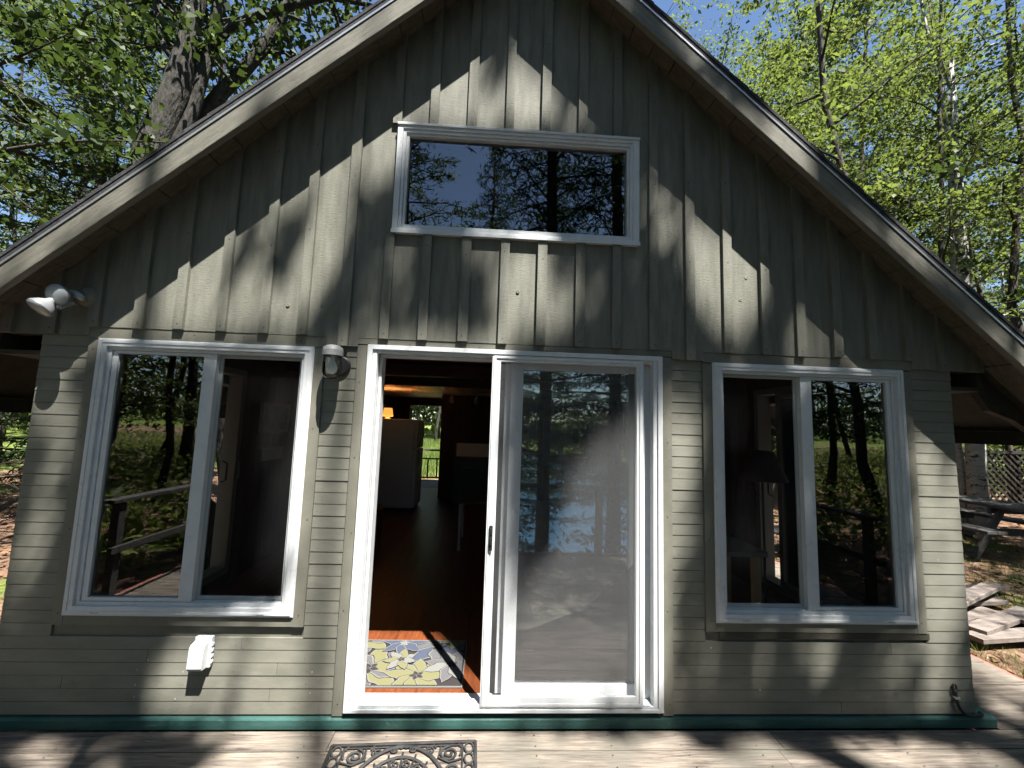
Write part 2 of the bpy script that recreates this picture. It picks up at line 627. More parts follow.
# ------------------------------------------------------------------ deck
def deck_material():
    k = N('worn deck boards')
    tc = k.n('ShaderNodeTexCoord')
    geo = k.n('ShaderNodeNewGeometry')
    mp = k.n('ShaderNodeMapping')
    mp.inputs['Scale'].default_value = (1.3, 16, 16)
    k.l(tc.outputs['Object'], mp.inputs[0])
    off = k.n('ShaderNodeVectorMath', operation='ADD')
    cmb = k.n('ShaderNodeCombineXYZ')
    ml = k.n('ShaderNodeMath', operation='MULTIPLY')
    ml.inputs[1].default_value = 37.
    k.l(geo.outputs['Random Per Island'], ml.inputs[0])
    k.l(ml.outputs[0], cmb.inputs[0])
    k.l(ml.outputs[0], cmb.inputs[1])
    k.l(mp.outputs[0], off.inputs[0])
    k.l(cmb.outputs[0], off.inputs[1])
    nz = k.n('ShaderNodeTexNoise')
    nz.inputs['Scale'].default_value = 2.2
    nz.inputs['Detail'].default_value = 8.
    nz.inputs['Roughness'].default_value = .7
    nz.inputs['Distortion'].default_value = .6
    k.l(off.outputs[0], nz.inputs['Vector'])
    cr = k.n('ShaderNodeValToRGB')
    e = cr.color_ramp.elements
    e[0].position, e[0].color = .33, (.062, .050, .044, 1)
    e[1].position, e[1].color = .68, (.30, .252, .207, 1)
    x = e.new(.5)
    x.color = (.185, .156, .13, 1)
    k.l(nz.outputs['Fac'], cr.inputs[0])
    n2 = k.n('ShaderNodeTexNoise')
    n2.inputs['Scale'].default_value = 2.3
    n2.inputs['Detail'].default_value = 7.
    k.l(tc.outputs['Object'], n2.inputs['Vector'])
    r2 = k.n('ShaderNodeValToRGB')
    r2.color_ramp.elements[0].position, r2.color_ramp.elements[1].position = .48, .66
    k.l(n2.outputs['Fac'], r2.inputs[0])
    mx = k.n('ShaderNodeMix', data_type='RGBA')
    mx.inputs[7].default_value = (.13, .118, .098, 1)
    k.l(r2.outputs[0], mx.inputs[0])
    k.l(cr.outputs[0], mx.inputs[6])
    m3 = k.n('ShaderNodeMapping')
    m3.inputs['Scale'].default_value = (3., 130, 40)
    k.l(tc.outputs['Object'], m3.inputs[0])
    n3 = k.n('ShaderNodeTexNoise')
    n3.inputs['Scale'].default_value = 1.6
    n3.inputs['Detail'].default_value = 5.
    n3.inputs['Distortion'].default_value = 1.2
    k.l(m3.outputs[0], n3.inputs['Vector'])
    r3 = k.n('ShaderNodeMapRange')
    r3.inputs[1].default_value, r3.inputs[2].default_value = .32, .55
    r3.inputs[3].default_value, r3.inputs[4].default_value = .6, 1.0
    k.l(n3.outputs['Fac'], r3.inputs[0])
    mg = k.n('ShaderNodeMix', data_type='RGBA', blend_type='MULTIPLY')
    mg.inputs[0].default_value = 1.0
    k.l(mx.outputs[2], mg.inputs[6])
    k.l(r3.outputs[0], mg.inputs[7])
    k.l(mg.outputs[2], k.p.inputs['Base Color'])
    k.p.inputs['Roughness'].default_value = .75
    k.p.inputs['Specular IOR Level'].default_value = .25
    bp = k.n('ShaderNodeBump')
    bp.inputs['Strength'].default_value = .6
    bp.inputs['Distance'].default_value = .004
    k.l(nz.outputs['Fac'], bp.inputs['Height'])
    k.l(bp.outputs[0], k.p.inputs['Normal'])
    return k.m


M['deck'] = deck_material()
dk = MB()
dr = random.Random(3)
bw = .142
y = -.034 + 7 * bw
row = 0
while y > -3.0:
    segs = [(-3.55, 3.70)] if y < -.03 else [(2.91, 3.70)]
    for (a, b) in segs:
        cuts = [a]
        x = a + dr.uniform(.9, 3.6)
        while x < b - .5:
            cuts.append(x)
            x += dr.uniform(2.2, 3.7)
        cuts.append(b)
        for i in range(len(cuts) - 1):
            top = dr.uniform(-.002, .002)
            dk.box(cuts[i] + .0015, cuts[i + 1] - .0015, y - bw + .005, y, -.02, .018 + top)
    y -= bw
    row += 1
yy = -.034 + 7 * bw
while yy < 8.2:
    dk.box(2.91, 3.70, yy + .005, yy + bw, -.02, .018 + dr.uniform(-.002, .002))
    yy += bw
for r_ in range(0, 9):
    yr = -.034 - r_ * bw - bw / 2
    for j_ in range(19):
        xx = -3.45 + j_ * .4 + dr.uniform(-.012, .012)
        for oy in (-.04, .04):
            yq = yr + oy + dr.uniform(-.006, .006)
            dk.lathe([(.0042, .0), (.0004, .0004)], (xx, yq, .0205), (0, 0, 1), 6, 1)
deck = struct(dk.build('deck', [M['deck'], M['black']]))
df_ = MB()
df_.box(3.701, 3.74, -3.16, 8.2, -.24, .012)
df_.box(-3.6, 3.70, -3.20, -3.162, -.24, .012)
df_.box(-3.59, -3.552, -3.16, 0, -.24, .012)
df_.box(-3.5, 3.65, -3.12, -.05, -.26, -.06)
df_.box(2.83, 3.65, -.05, 8.1, -.26, -.06)
M['redrim'] = paint('red deck edge', (.22, .075, .055), (.33, .13, .10), 8., (1, 1, 1), .7, .4, 30.)
struct(df_.build('deck_rim', M['redrim']))

# ------------------------------------------------------------------ the cabin
cabin = thing('cabin', 'olive green board-and-batten cabin with white windows and sliding door, steep gable roof', 'cabin', (0, 0, 0))
XL, XR, HY = -2.75, 2.785, 8.14
SL = .886
LW = (-2.4187, -1.2062, .6052, 2.1226)
RW = (1.2132, 2.4453, .5999, 2.1276)
DR = (-.8925, .8925, .113, 2.153)
UW = (-.7935, .7393, 2.8473, 3.5605)
TW = .062


def roof_under(x):
    return 4.877 - SL * abs(x)


M['nail_painted'] = plain('painted nail head', (.085, .08, .062), .7)
# lower siding in narrow laps
sd_ = MB()
rowh = .0662
openings = [(LW[0] - TW, LW[1] + TW, LW[2] - .055, 9), (DR[0] - TW, DR[1] + TW, -1, 9), (RW[0] - TW, RW[1] + TW, RW[2] - .055, 9)]
sr = random.Random(5)
sd2_ = MB()
z = .090
while z < 2.135:
    z1 = min(z + rowh, 2.14)
    xs = [(XL, XR)]
    for (a, b, c, d) in openings:
        if z1 > c + .003:
            ns = []
            for (p, q) in xs:
                if a > p:
                    ns.append((p, min(a, q)))
                if b < q:
                    ns.append((max(b, p), q))
            xs = [(p, q) for p, q in ns if q - p > .01]
    j = sr.uniform(-.0012, .0012)
    for p, q in xs:
        cutp = [p] + ([sr.uniform(p + .3, q - .3)] if q - p > 1.0 and sr.random() < .55 else []) + [q]
        for k_ in range(int((q - p) / .38) + 1):
            xn = p + .03 + k_ * .4 + sr.uniform(-.02, .02)
            if xn < q - .02 and sr.random() < .8:
                (sd_ if p < 0 else sd2_).lathe([(.0004, -.0012), (.0034, -.0004), (.0034, .002)], (xn, -.0120 + j, z + .022 + sr.uniform(-.004, .004)), (0, 1, 0), 6, 1)
        for p, q in zip(cutp[:-1], cutp[1:]):
          (sd_ if p < 0 else sd2_).prism_x([(.0, z + .0012), (-.0125 + j, z + .0012), (-.0132 + j, z + .004), (-.0108 + j, z1 - .0012), (.0, z1 - .0012)], p + .001, q - .001)
    z = z1
sd_.build('siding', [M['siding'], M['nail_painted']], cabin)
sd2_.build('siding', [M['siding'], M['nail_painted']], cabin)

# the framed wall behind the cladding
wl = MB()


def wall_cells(mb, xb, zb, holes, y0, y1, top=None):
    xb = sorted(set(xb))
    zb = sorted(set(zb))
    for i in range(len(xb) - 1):
        for j in range(len(zb) - 1):
            cx, cz = (xb[i] + xb[i + 1]) / 2, (zb[j] + zb[j + 1]) / 2
            if any(h[0] < cx < h[1] and h[2] < cz < h[3] for h in holes):
                continue
            mb.box(xb[i], xb[i + 1], y0, y1, zb[j], zb[j + 1])


holes = [(LW[0] + .03, LW[1] - .03, LW[2] + .03, LW[3] - .03), (DR[0] + .02, DR[1] - .02, .06, DR[3] - .03), (RW[0] + .03, RW[1] - .03, RW[2] + .03, RW[3] - .03)]
xb = [XL + .002, XR - .002] + [h[0] for h in holes] + [h[1] for h in holes]
zb = [.02, 2.145] + [h[2] for h in holes] + [h[3] for h in holes]
wall_cells(wl, xb, zb, holes, .0015, .12)
# gable backing in vertical slices with the upper window cut out
bx = sorted([-3.0, 3.0, 0, UW[0] + .03, UW[1] - .03])
for i in range(len(bx) - 1):
    a, b = bx[i], bx[i + 1]
    if a >= UW[0] and b <= UW[1]:
        wl.prism_y([(a, 2.146), (b, 2.146), (b, UW[2] + .03), (a, UW[2] + .03)], .0015, .12)
        wl.prism_y([(a, UW[3] - .03), (b, UW[3] - .03), (b, roof_under(b) - .004), (a, roof_under(a) - .004)], .0015, .12)
    else:
        wl.prism_y([(a, 2.146), (b, 2.146), (b, roof_under(b) - .004), (a, roof_under(a) - .004)], .0015, .12)
wl.build('front_wall', M['trim'], cabin)

# board and batten gable
M['nail'] = plain('rusty nail', (.035, .028, .022), .7)
heads = [(LW[0] - TW, LW[1] + TW), (DR[0] - TW, DR[1] + TW), (RW[0] - TW, RW[1] + TW)]
HEADZ = 2.192
br = random.Random(9)
bat_x = [-2.21 + .2345 * k + br.uniform(-.007, .007) for k in range(-3, 22)]
bat_x = [x for x in bat_x if -2.99 < x < 2.96]


def zbot(x):
    return HEADZ if any(a < x < b for a, b in heads) else 2.14


gb = MB()
edges = sorted(set([-2.998, 2.998, 0.0, UW[0], UW[1]] + bat_x + [e for h in heads for e in h]))
yj = {}
for i in range(len(edges) - 1):
    a, b = edges[i], edges[i + 1]
    if b - a < .002:
        continue
    mid = (a + b) / 2
    kbay = sum(1 for x in bat_x if x < mid)
    yf = -.030 + yj.setdefault(kbay, br.uniform(-.002, .002))
    zb_ = zbot(mid)
    if UW[0] <= mid <= UW[1]:
        gb.prism_y([(a, zb_), (b, zb_), (b, UW[2] + .01), (a, UW[2] + .01)], yf, 0)
        gb.prism_y([(a, UW[3] - .01), (b, UW[3] - .01), (b, roof_under(b) - .003), (a, roof_under(a) - .003)], yf, 0)
    else:
        gb.prism_y([(a, zb_), (b, zb_), (b, roof_under(b) - .003), (a, roof_under(a) - .003)], yf, 0)
kn = random.Random(21)
for _ in range(26):
    kx, kz = kn.uniform(-2.2, 2.2), kn.uniform(2.3, 4.2)
    if kz > roof_under(kx) - .25 or (UW[0] - .1 < kx < UW[1] + .1 and UW[2] - .1 < kz < UW[3] + .1) or min(abs(kx - b_) for b_ in bat_x) < .06:
        continue
    kr = kn.uniform(.006, .011)
    gb.lathe([(kr, .001), (kr, -.0035), (kr * .7, -.0045), (kr * .55, -.0028), (.0004, -.0035)], (kx, -.0305, kz), (0, 1, 0), 12)
gb.build('gable_boards', M['board'], cabin)
bt = MB()
for x in bat_x:
    wv = .0285 + br.uniform(-.002, .002)
    a, b = x - wv, x + wv
    zb_ = zbot(x) + br.uniform(-.004, .004)
    th = .0205 + br.uniform(-.002, .003)
    spans = []
    if a < UW[1] + .005 and b > UW[0] - .005 and not (abs(x - UW[0]) < .03 and False):
        spans = [(zb_, UW[2] - .003, False), (UW[3] + .003, None, True)]
    else:
        spans = [(zb_, None, True)]
    for z0, z1, toroof in spans:
        if toroof:
            za, zc = roof_under(a) - .006, roof_under(b) - .006
            if min(za, zc) <= z0:
                continue
            poly = [(a, z0), (b, z0), (b, zc)] + ([(0, roof_under(0) - .006)] if a < 0 < b else []) + [(a, za)]
        else:
            poly = [(a, z0), (b, z0), (b, z1), (a, z1)]
        bt.prism_y(poly, -.031 - th, -.0285)
        ztop = z1 or min(roof_under(a), roof_under(b))
        nz_ = z0 + .03
        while nz_ < ztop - .03:
            bt.lathe([(.0005, -.0012), (.0042, -.0006), (.0042, .002)], (x + br.uniform(-.006, .006), -.031 - th, nz_), (0, 1, 0), 8, 1)
            nz_ += br.uniform(.5, .62)
bt.build('battens', [M['board'], M['nail']], cabin)
tm = MB()
for (X0, X1, Z0, Z1, sill) in ((*LW, True), (*DR, False), (*RW, True)):
    zb0 = Z0 - .055 if sill else .090
    tm.box(X0 - TW, X0 - .002, -.024, .0005, zb0, 2.124 if sill else 2.151)
    tm.box(X1 + .002, X1 + TW, -.024, .0005, zb0, 2.124 if sill else 2.151)
    if sill:
        tm.box(X0 - .002, X1 + .002, -.022, .0005, Z0 - .055, Z0 - .002)
    tm.box(X0 - TW - .002, X1 + TW + .002, -.027, .0005, Z1 + .003, HEADZ - .0015)
    for xx in (X0 - TW / 2, X1 + TW / 2):
        zz = zb0 + .06
        while zz < 2.1:
            tm.lathe([(.0005, -.0012), (.004, -.0006), (.004, .002)], (xx + br.uniform(-.008, .008), -.024, zz), (0, 1, 0), 8, 1)
            zz += br.uniform(.42, .55)
    xx = X0
    while xx < X1:
        tm.lathe([(.0005, -.0012), (.004, -.0006), (.004, .002)], (xx, -.027, HEADZ - .03 + br.uniform(-.006, .006)), (0, 1, 0), 8, 1)
        xx += br.uniform(.2, .45)
tm.build('window_trim', [M['trim'], M['nail']], cabin)
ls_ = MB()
ls_.box(RW[0] + .02, RW[1] + TW + .015, -.020, -.0145, RW[2] - .092, RW[2] - .058)  # flat dark strip added for the dark band under the right window
ls_.build('dark_strip', M['eave'], cabin)
tb = MB()
tb.prism_x([(.05, 0.022), (-.027, 0.022), (-.029, .045), (-.028, .070), (-.020, .080), (.05, .088)], -3.2, 2.90)
tb.box(2.786, 2.90, .0505, 8.0, .022, .086)
tb.build('base_board', M['teal'], cabin, bevel=.003)

# roof
FT, FB = 4.862, 4.730


def slope_band(mb, za, zb_, y0, y1, xe=3.5, x0=0., mi=0, only=0):
    for s in ((only,) if only else (-1, 1)):
        poly = [(s * x0, za - SL * x0), (s * xe, za - SL * xe), (s * xe, zb_ - SL * xe), (s * x0, zb_ - SL * x0)]
        if s > 0:
            mb.prism_y(poly, y0, y1, mi)
        else:
            mb.prism_y(poly[::-1], y0, y1, mi)


rf = MB()
slope_band(rf, 4.877, 4.905, -.2390, 8.45)
rf.build('roof_deck', M['eave'], cabin)
for s_ in (-1, 1):
    for y0, y1 in ((-.280, -.2405), (8.452, 8.49)):
        fa = MB()
        slope_band(fa, FB, FT, y0, y1, only=s_)
        fa.build('rake_board', M['fascia_l' if s_ < 0 else 'fascia_r'], cabin, bevel=.004)
dp = MB()
slope_band(dp, 4.8635, 4.8775, -.286, -.2405)
dp.build('drip_edge', M['drip'], cabin)
sg = MB()
slope_band(sg, 4.907, 4.924, -.288, 8.51, 3.56)
slope_band(sg, 4.879, 4.9055, -.284, -.2405, 3.56)
# shingle courses
for s in (-1, 1):
    t = 0.05
    while t < 3.5:
        za = 4.926 - SL * t
        zc = 4.926 - SL * (t + .12)
        sg.prism_y([(s * t, za), (s * (t + .12), zc), (s * (t + .12), zc + .011), (s * t, za + .003)][::s], -.286, 8.5)
        t += .115
sg.build('shingles', M['shingle'], cabin)
so = MB()
for s in (-1, 1):
    t = .02
    while t < 3.4:
        wd = .126
        j = br.uniform(-.003, .003)
        so.prism_y([(s * t, 4.8755 - SL * t), (s * t, 4.862 - SL * t + j), (s * (t + wd), 4.862 - SL * (t + wd) + j), (s * (t + wd), 4.8755 - SL * (t + wd))][::s], -.239, -.001)
        t += .131
so.build('soffit_boards', M['soffit'], cabin)
for s, xw in ((-1, XL), (1, XR)):
    ev = MB()
    xo = s * 3.02
    lo, hi = sorted((xw + s * .002, xo))
    ev.box(lo, hi, .01, 8.1, 2.02, 2.045)
    lo, hi = sorted((xo - s * .02, xo))
    ev.box(lo, hi, .01, 8.1, 2.045, 2.17)
    yy = .06
    while yy < 8.2:     # rafter tails
        poly = [(s * 3.021, 2.06), (s * 3.13, 1.90), (s * 3.30, 1.84), (s * 3.46, 4.80 - SL * 3.46), (s * 3.46, 4.872 - SL * 3.46), (s * 3.021, 4.872 - SL * 3.021)]
        ev.prism_y(poly[::s], yy, yy + .045)
        yy += .61
    lo, hi = sorted((s * 3.462, s * 3.5))
    ev.box(lo, hi, -.238, 8.44, 4.78 - SL * 3.5, 4.874 - SL * 3.5)
    ev.build('eave', M['eave'], cabin)

# side and back walls
sw = MB()
SDY0, SDY1, SDZ0, SDZ1 = .22, 1.76, .22, 2.16
for s, xa, xb_ in ((-1, XL, -2.63), (1, 2.665, XR)):
    for (y0, y1, z0, z1) in ((.121, SDY0, .02, 2.46), (SDY1, 3.4, .02, 2.46), (5.0, 6.1, .02, 2.46), (7.4, 8.14, .02, 2.46), (3.4, 5.0, .02, 1.0), (3.4, 5.0, 2.1, 2.46), (6.1, 7.4, .02, 1.0), (6.1, 7.4, 2.1, 2.46), (SDY0, SDY1, .02, SDZ0), (SDY0, SDY1, SDZ1, 2.46)):
        sw.box(xa, xb_, y0, y1, z0, z1)
BDX0, BDX1, BDZ1 = -2.14, -1.36, 2.14
for (x0, x1, z0, z1) in ((-2.629, BDX0, .02, 4.8), (BDX1, 2.664, .02, 4.8), (BDX0, BDX1, BDZ1, 4.8)):
    a, b = x0, x1
    pts = sorted({a, b, 0.0} if a < 0 < b else {a, b})
    for i in range(len(pts) - 1):
        p, q = pts[i], pts[i + 1]
        sw.prism_y([(p, z0), (q, z0), (q, min(z1, roof_under(q))), (p, min(z1, roof_under(p)))], 8.0, 8.12)
sw.build('wall', M['siding'], cabin)
il = MB()
for s, xa, xb_ in ((-1, -2.628, -2.61), (1, 2.645, 2.663)):
    for (y0, y1, z0, z1) in ((.14, SDY0, .12, 2.4), (SDY1, 3.4, .12, 2.4), (5.0, 6.1, .12, 2.4), (7.4, 7.98, .12, 2.4), (3.4, 5.0, .12, 1.0), (3.4, 5.0, 2.1, 2.4), (6.1, 7.4, .12, 1.0), (6.1, 7.4, 2.1, 2.4), (SDY0, SDY1, .12, SDZ0), (SDY0, SDY1, SDZ1, 2.4)):
        n_ = max(1, int((y1 - y0) / .14))
        for i in range(n_):
            a, b = y0 + (y1 - y0) * i / n_, y0 + (y1 - y0) * (i + 1) / n_
            il.box(xa, xb_, a + .002, b - .002, z0, z1)
for (x0, x1, z0, z1) in ((-2.608, BDX0, .12, 2.4), (BDX1, 2.64, .12, 2.4), (BDX0, BDX1, BDZ1, 2.4)):
    n_ = max(1, int((x1 - x0) / .16))
    for i in range(n_):
        a, b = x0 + (x1 - x0) * i / n_, x0 + (x1 - x0) * (i + 1) / n_
        il.box(a + .002, b - .002, 7.975, 7.998, z0, z1)
for i in range(24):       # partition to the right of the way through
    a = -1.22 + i * .16
    il.box(a + .002, a + .158, 6.6, 6.64, .12, 2.4)
il.box(-1.22, -1.19, 6.64, 7.97, .12, 2.4)
wall_cells(il, xb, [.121, 2.39] + [h[2] for h in holes if h[2] > .2] + [h[3] for h in holes], holes, .1215, .138)
il.build('wall_panelling', M['panel'], cabin)
fl = MB()
x = -2.6
while x < 2.64:
    fl.box(x + .001, min(x + .13, 2.644) - .001, .122, 8.0, .06, .12 + sr.uniform(-.0008, .0008))
    x += .13
fl.build('floor', M['intfloor'], cabin)
ce = MB()
x = -2.61
while x < 2.64:
    ce.box(x + .003, x + .097, 4.6, 7.97, 2.33, 2.35)
    x += .1
ce.build('kitchen_ceiling', M['ceil'], cabin)
ce = MB()
ce.box(-2.62, 2.65, .14, 4.6, 2.42, 2.45)
ce.box(-2.6, 2.64, .13, 7.9, 2.452, 2.50)
ce.build('ceiling', M['panel'], cabin)
bm_ = MB()
for yb in (1.15, 2.55, 3.9):
    bm_.box(-2.605, 2.64, yb, yb + .14, 2.27, 2.415)
bm_.build('ceiling_beams', M['beam'], cabin, bevel=.006)


# windows
def slider(X0, X1, Z0, Z1, fixed_left):
    h = holder('window', cabin)
    f = MB()
    f.ring_y(X0, X1, Z0, Z1, .048, .048, .046, .042, -.036, .012)
    f.ring_y(X0 + .008, X1 - .008, Z0 + .008, Z1 - .008, .016, .016, .015, .014, -.040, -.0355)
    f.ring_y(X0 + .048, X1 - .048, Z0 + .046, Z1 - .042, .020, .020, .018, .018, -.020, .07)
    f.ring_y(X0 - .004, X1 + .004, Z0 - .004, Z1 + .004, .012, .012, .012, .012, -.030, -.0245)
    for fx in (.14, .86):
        xx = X0 + (X1 - X0) * fx
        f.box(xx - .022, xx + .022, -.0415, -.0385, Z0 + .012, Z0 + .018, 1)
    f.build('frame', [M['white'], M['gray_vinyl']], h, bevel=.0025)
    mid = (X0 + X1) / 2 + (.01 if fixed_left else -.01)
    a, b = (X0 + .07, mid + .036) if fixed_left else (mid - .036, X1 - .07)
    z0, z1 = Z0 + .066, Z1 - .062
    s = MB()
    wl_, wr_ = (.03, .072) if fixed_left else (.072, .03)
    s.ring_y(a, b, z0, z1, wl_, wr_, .018, .016, -.012, .030)
    s.build('sash', [M['white']], h, bevel=.002)
    g = MB()
    g.box(a + wl_ - .004, b - wr_ + .004, .004, .012, z0 + .014, z1 - .012)
    g.build('pane', M['glass'], h)
    li = MB()
    xo = a + wl_ + .012 if fixed_left else b - wr_ - .012 - .022
    li.box(xo, xo + .022, .045, .058, z0 + .03, z1 - .02)
    li.box(a + wl_, b - wr_, .045, .058, z0 + .02, z0 + .038)
    li.build('inner_sash', M['greenish'], h)
    a2, b2 = (mid + .034, X1 - .072) if fixed_left else (X0 + .072, mid - .034)
    sc = MB()
    sc.ring_y(a2, b2, z0, z1, .022, .022, .02, .016, .022, .034)
    sc.build('screen_frame', M['gray_vinyl'], h)
    sm = MB()
    sm.add([(a2 + .02, .028, z0 + .018), (b2 - .02, .028, z0 + .018), (b2 - .02, .028, z1 - .014), (a2 + .02, .028, z1 - .014)], [(0, 1, 2, 3)])
    sm.build('screen', M['screen_win'], h)
    return h


slider(*LW, True)
slider(*RW, False)
h = holder('window', cabin)
f = MB()
f.ring_y(UW[0], UW[1], UW[2], UW[3], .034, .040, .030, .034, -.058, .01)
f.ring_y(UW[0] + .034, UW[1] - .040, UW[2] + .030, UW[3] - .034, .020, .020, .016, .020, -.050, .02)
f.ring_y(UW[0] + .054, UW[1] - .060, UW[2] + .046, UW[3] - .054, .018, .014, .016, .016, -.040, .05)
f.box(UW[0] - .004, UW[1] + .004, -.064, -.0585, UW[2] - .004, UW[2] + .020)
f.box(UW[0] - .002, UW[1] + .002, -.066, -.0585, UW[3] - .014, UW[3] + .004)
f.build('frame', M['white'], h, bevel=.0025)
g = MB()
g.box(UW[0] + .068, UW[1] - .070, -.012, -.004, UW[2] + .058, UW[3] - .066)
g.build('pane', M['glass'], h)
lf = MB()        # loft room behind the upper window
lf.box(-1.9, 1.9, 2.6, 2.62, 2.51, 3.25)
lf.box(-1.5, 1.5, .4, 3.0, 3.50, 3.53)
lf.build('loft_panelling', M['panel'], cabin)

# sliding patio door
d = holder('sliding_door', cabin)
X0, X1, Z0, Z1 = DR
f = MB()
f.ring_y(X0, X1, Z0, Z1, .030, .030, .018, .028, -.040, .012)
f.ring_y(X0 + .030, X1 - .030, Z0 + .018, Z1 - .028, .026, .026, .010, .016, -.030, .030)
f.ring_y(X0 + .056, X1 - .056, Z0 + .002, Z1 - .044, .018, .018, .012, .012, .0305, .115)
f.box(X0 + .074, X1 - .074, -.0295, .030, Z0 + .0283, Z0 + .036)
f.build('frame', M['white'], d, bevel=.0025)
pz0, pz1 = Z0 + .038, Z1 - .056
px0, px1 = -.03, X1 - .050
s = MB()
s.ring_y(px0, px1, pz0, pz1, .075, .095, .075, .05, .030, .062)
s.build('fixed_panel', M['white'], d, bevel=.002)
g = MB()
g.box(px0 + .07, px1 - .09, .042, .050, pz0 + .07, pz1 - .045)
g.build('pane', M['glass'], d)
s = MB()
s.ring_y(px0 - .035, px1 - .06, pz0, pz1, .06, .07, .075, .05, .072, .104)
s.build('sliding_panel', M['white'], d, bevel=.002)
g = MB()
g.box(px0 + .02, px1 - .125, .084, .092, pz0 + .07, pz1 - .045)
g.build('pane', M['glass_side'], d)
sx0, sx1, sz0, sz1 = -.150, .775, Z0 + .026, Z1 - .030
s = MB()
s.ring_y(sx0, sx1, sz0, sz1, .052, .042, .058, .040, -.034, -.018)
s.ring_y(sx0 + .008, sx1 - .008, sz0 + .008, sz1 - .008, .016, .016, .016, .014, -.040, -.0345)
s.build('screen_frame', M['white'], d, bevel=.002)
sm = MB()
sm.add([(sx0 + .05, -.027, sz0 + .056), (sx1 - .04, -.027, sz0 + .056), (sx1 - .04, -.027, sz1 - .038), (sx0 + .05, -.027, sz1 - .038)], [(0, 1, 2, 3)])
sm.build('screen', M['screen'], d)
hd = MB()
hd.box(sx0 + .018, sx0 + .038, -.052, -.0405, .985, 1.125)
hd.box(sx0 + .022, sx0 + .034, -.062, -.0525, 1.02, 1.06)
hd.box(sx0 + .022, sx0 + .034, -.058, -.0525, 1.075, 1.11)
hd.build('handle', M['black'], d, bevel=.003)

# side doors (glass) left and right, and the rear door
for s, xa, xb_, lab in ((-1, -2.74, -2.60, 0), (1, 2.635, 2.775, 1)):
    h = holder('side_door', cabin)
    q = MB()

    def ring_x(y0, y1, z0, z1, wdt, x0, x1):
        q.box(x0, x1, y0, y0 + wdt, z0, z1)
        q.box(x0, x1, y1 - wdt, y1, z0, z1)
        q.box(x0, x1, y0 + wdt, y1 - wdt, z0, z0 + wdt)
        q.box(x0, x1, y0 + wdt, y1 - wdt, z1 - wdt, z1)
    ring_x(SDY0 - .0, SDY1, SDZ0, SDZ1, .06, xa, xb_)
    mx_ = (xa + xb_) / 2
    ring_x(SDY0 + .062, SDY1 - .3, SDZ0 + .062, SDZ1 - .062, .05, mx_ - .05, mx_ - .015)
    q.build('frame', M['door_gray'], h, bevel=.002)
    g = MB()
    g.box(mx_ - .035, mx_ - .029, SDY0 + .113, SDY1 - .351, SDZ0 + .113, SDZ1 - .113)
    g.build('pane', M['glass_side'], h)
    xi = -2.595 if s < 0 else 2.63
    for yy in (1.50, 1.70):
        hd = MB()
        hd.tube([(xi, yy, 1.10), (xi - s * .04, yy, 1.12), (xi - s * .04, yy, 1.27), (xi, yy, 1.29)], .008, 8)
        hd.build('handle', M['black'], h)
for xa, xb_ in ((-2.76, -2.60), (2.635, 2.79)):  # unseen side windows, added to let daylight into the kitchen
    for ya, yb_ in ((3.4, 5.0), (6.1, 7.4)):
        h = holder('window', cabin)
        q = MB()
        for (a, b, c, d_) in ((ya, yb_, 1.0, 1.06), (ya, yb_, 2.04, 2.1), (ya, ya + .06, 1.06, 2.04), (yb_ - .06, yb_, 1.06, 2.04), ((ya + yb_) / 2 - .03, (ya + yb_) / 2 + .03, 1.06, 2.04)):
            q.box(xa, xb_, a, b, c, d_)
        q.build('frame', M['white'], h, bevel=.002)
        q = MB()
        q.box((xa + xb_) / 2 - .003, (xa + xb_) / 2 + .003, ya + .055, yb_ - .055, 1.055, 2.045)
        q.build('pane', M['glass_side'], h)
h = holder('rear_door', cabin)
q = MB()
c0 = np.array([BDX0 + .02, 7.97, 0.13])
dv = np.array([.10, -.86, 0.])
dv /= np.linalg.norm(dv)
L_ = .76


def dp_(t, z):
    return c0 + dv * t + np.array([0, 0, z])


for t in (.05, L_ - .05):
    q.plank(dp_(t, 0), dp_(t, 2.0), .1, .04, up=np.cross(dv, (0, 0, 1)))
q.plank(dp_(.1, .35), dp_(L_ - .1, .35), .04, .7, up=(0, 0, 1))
for z_ in (.75, 1.15, 1.55, 1.95):
    q.plank(dp_(.1, z_), dp_(L_ - .1, z_), .035, .05, up=(0, 0, 1))
for t in (.28, .48):
    q.plank(dp_(t, .78), dp_(t, 1.93), .03, .03, up=np.cross(dv, (0, 0, 1)))
q.build('door_leaf', M['panel'], h)

# ------------------------------------------------------------------ shade from the lake-side pines
# lit patches measured on the facade (photo pixels); everything else on the wall lies in leaf shade
def zp(pts, ox, oy, sc):
    return [(ox + a / sc, oy + b / sc) for a, b in pts]


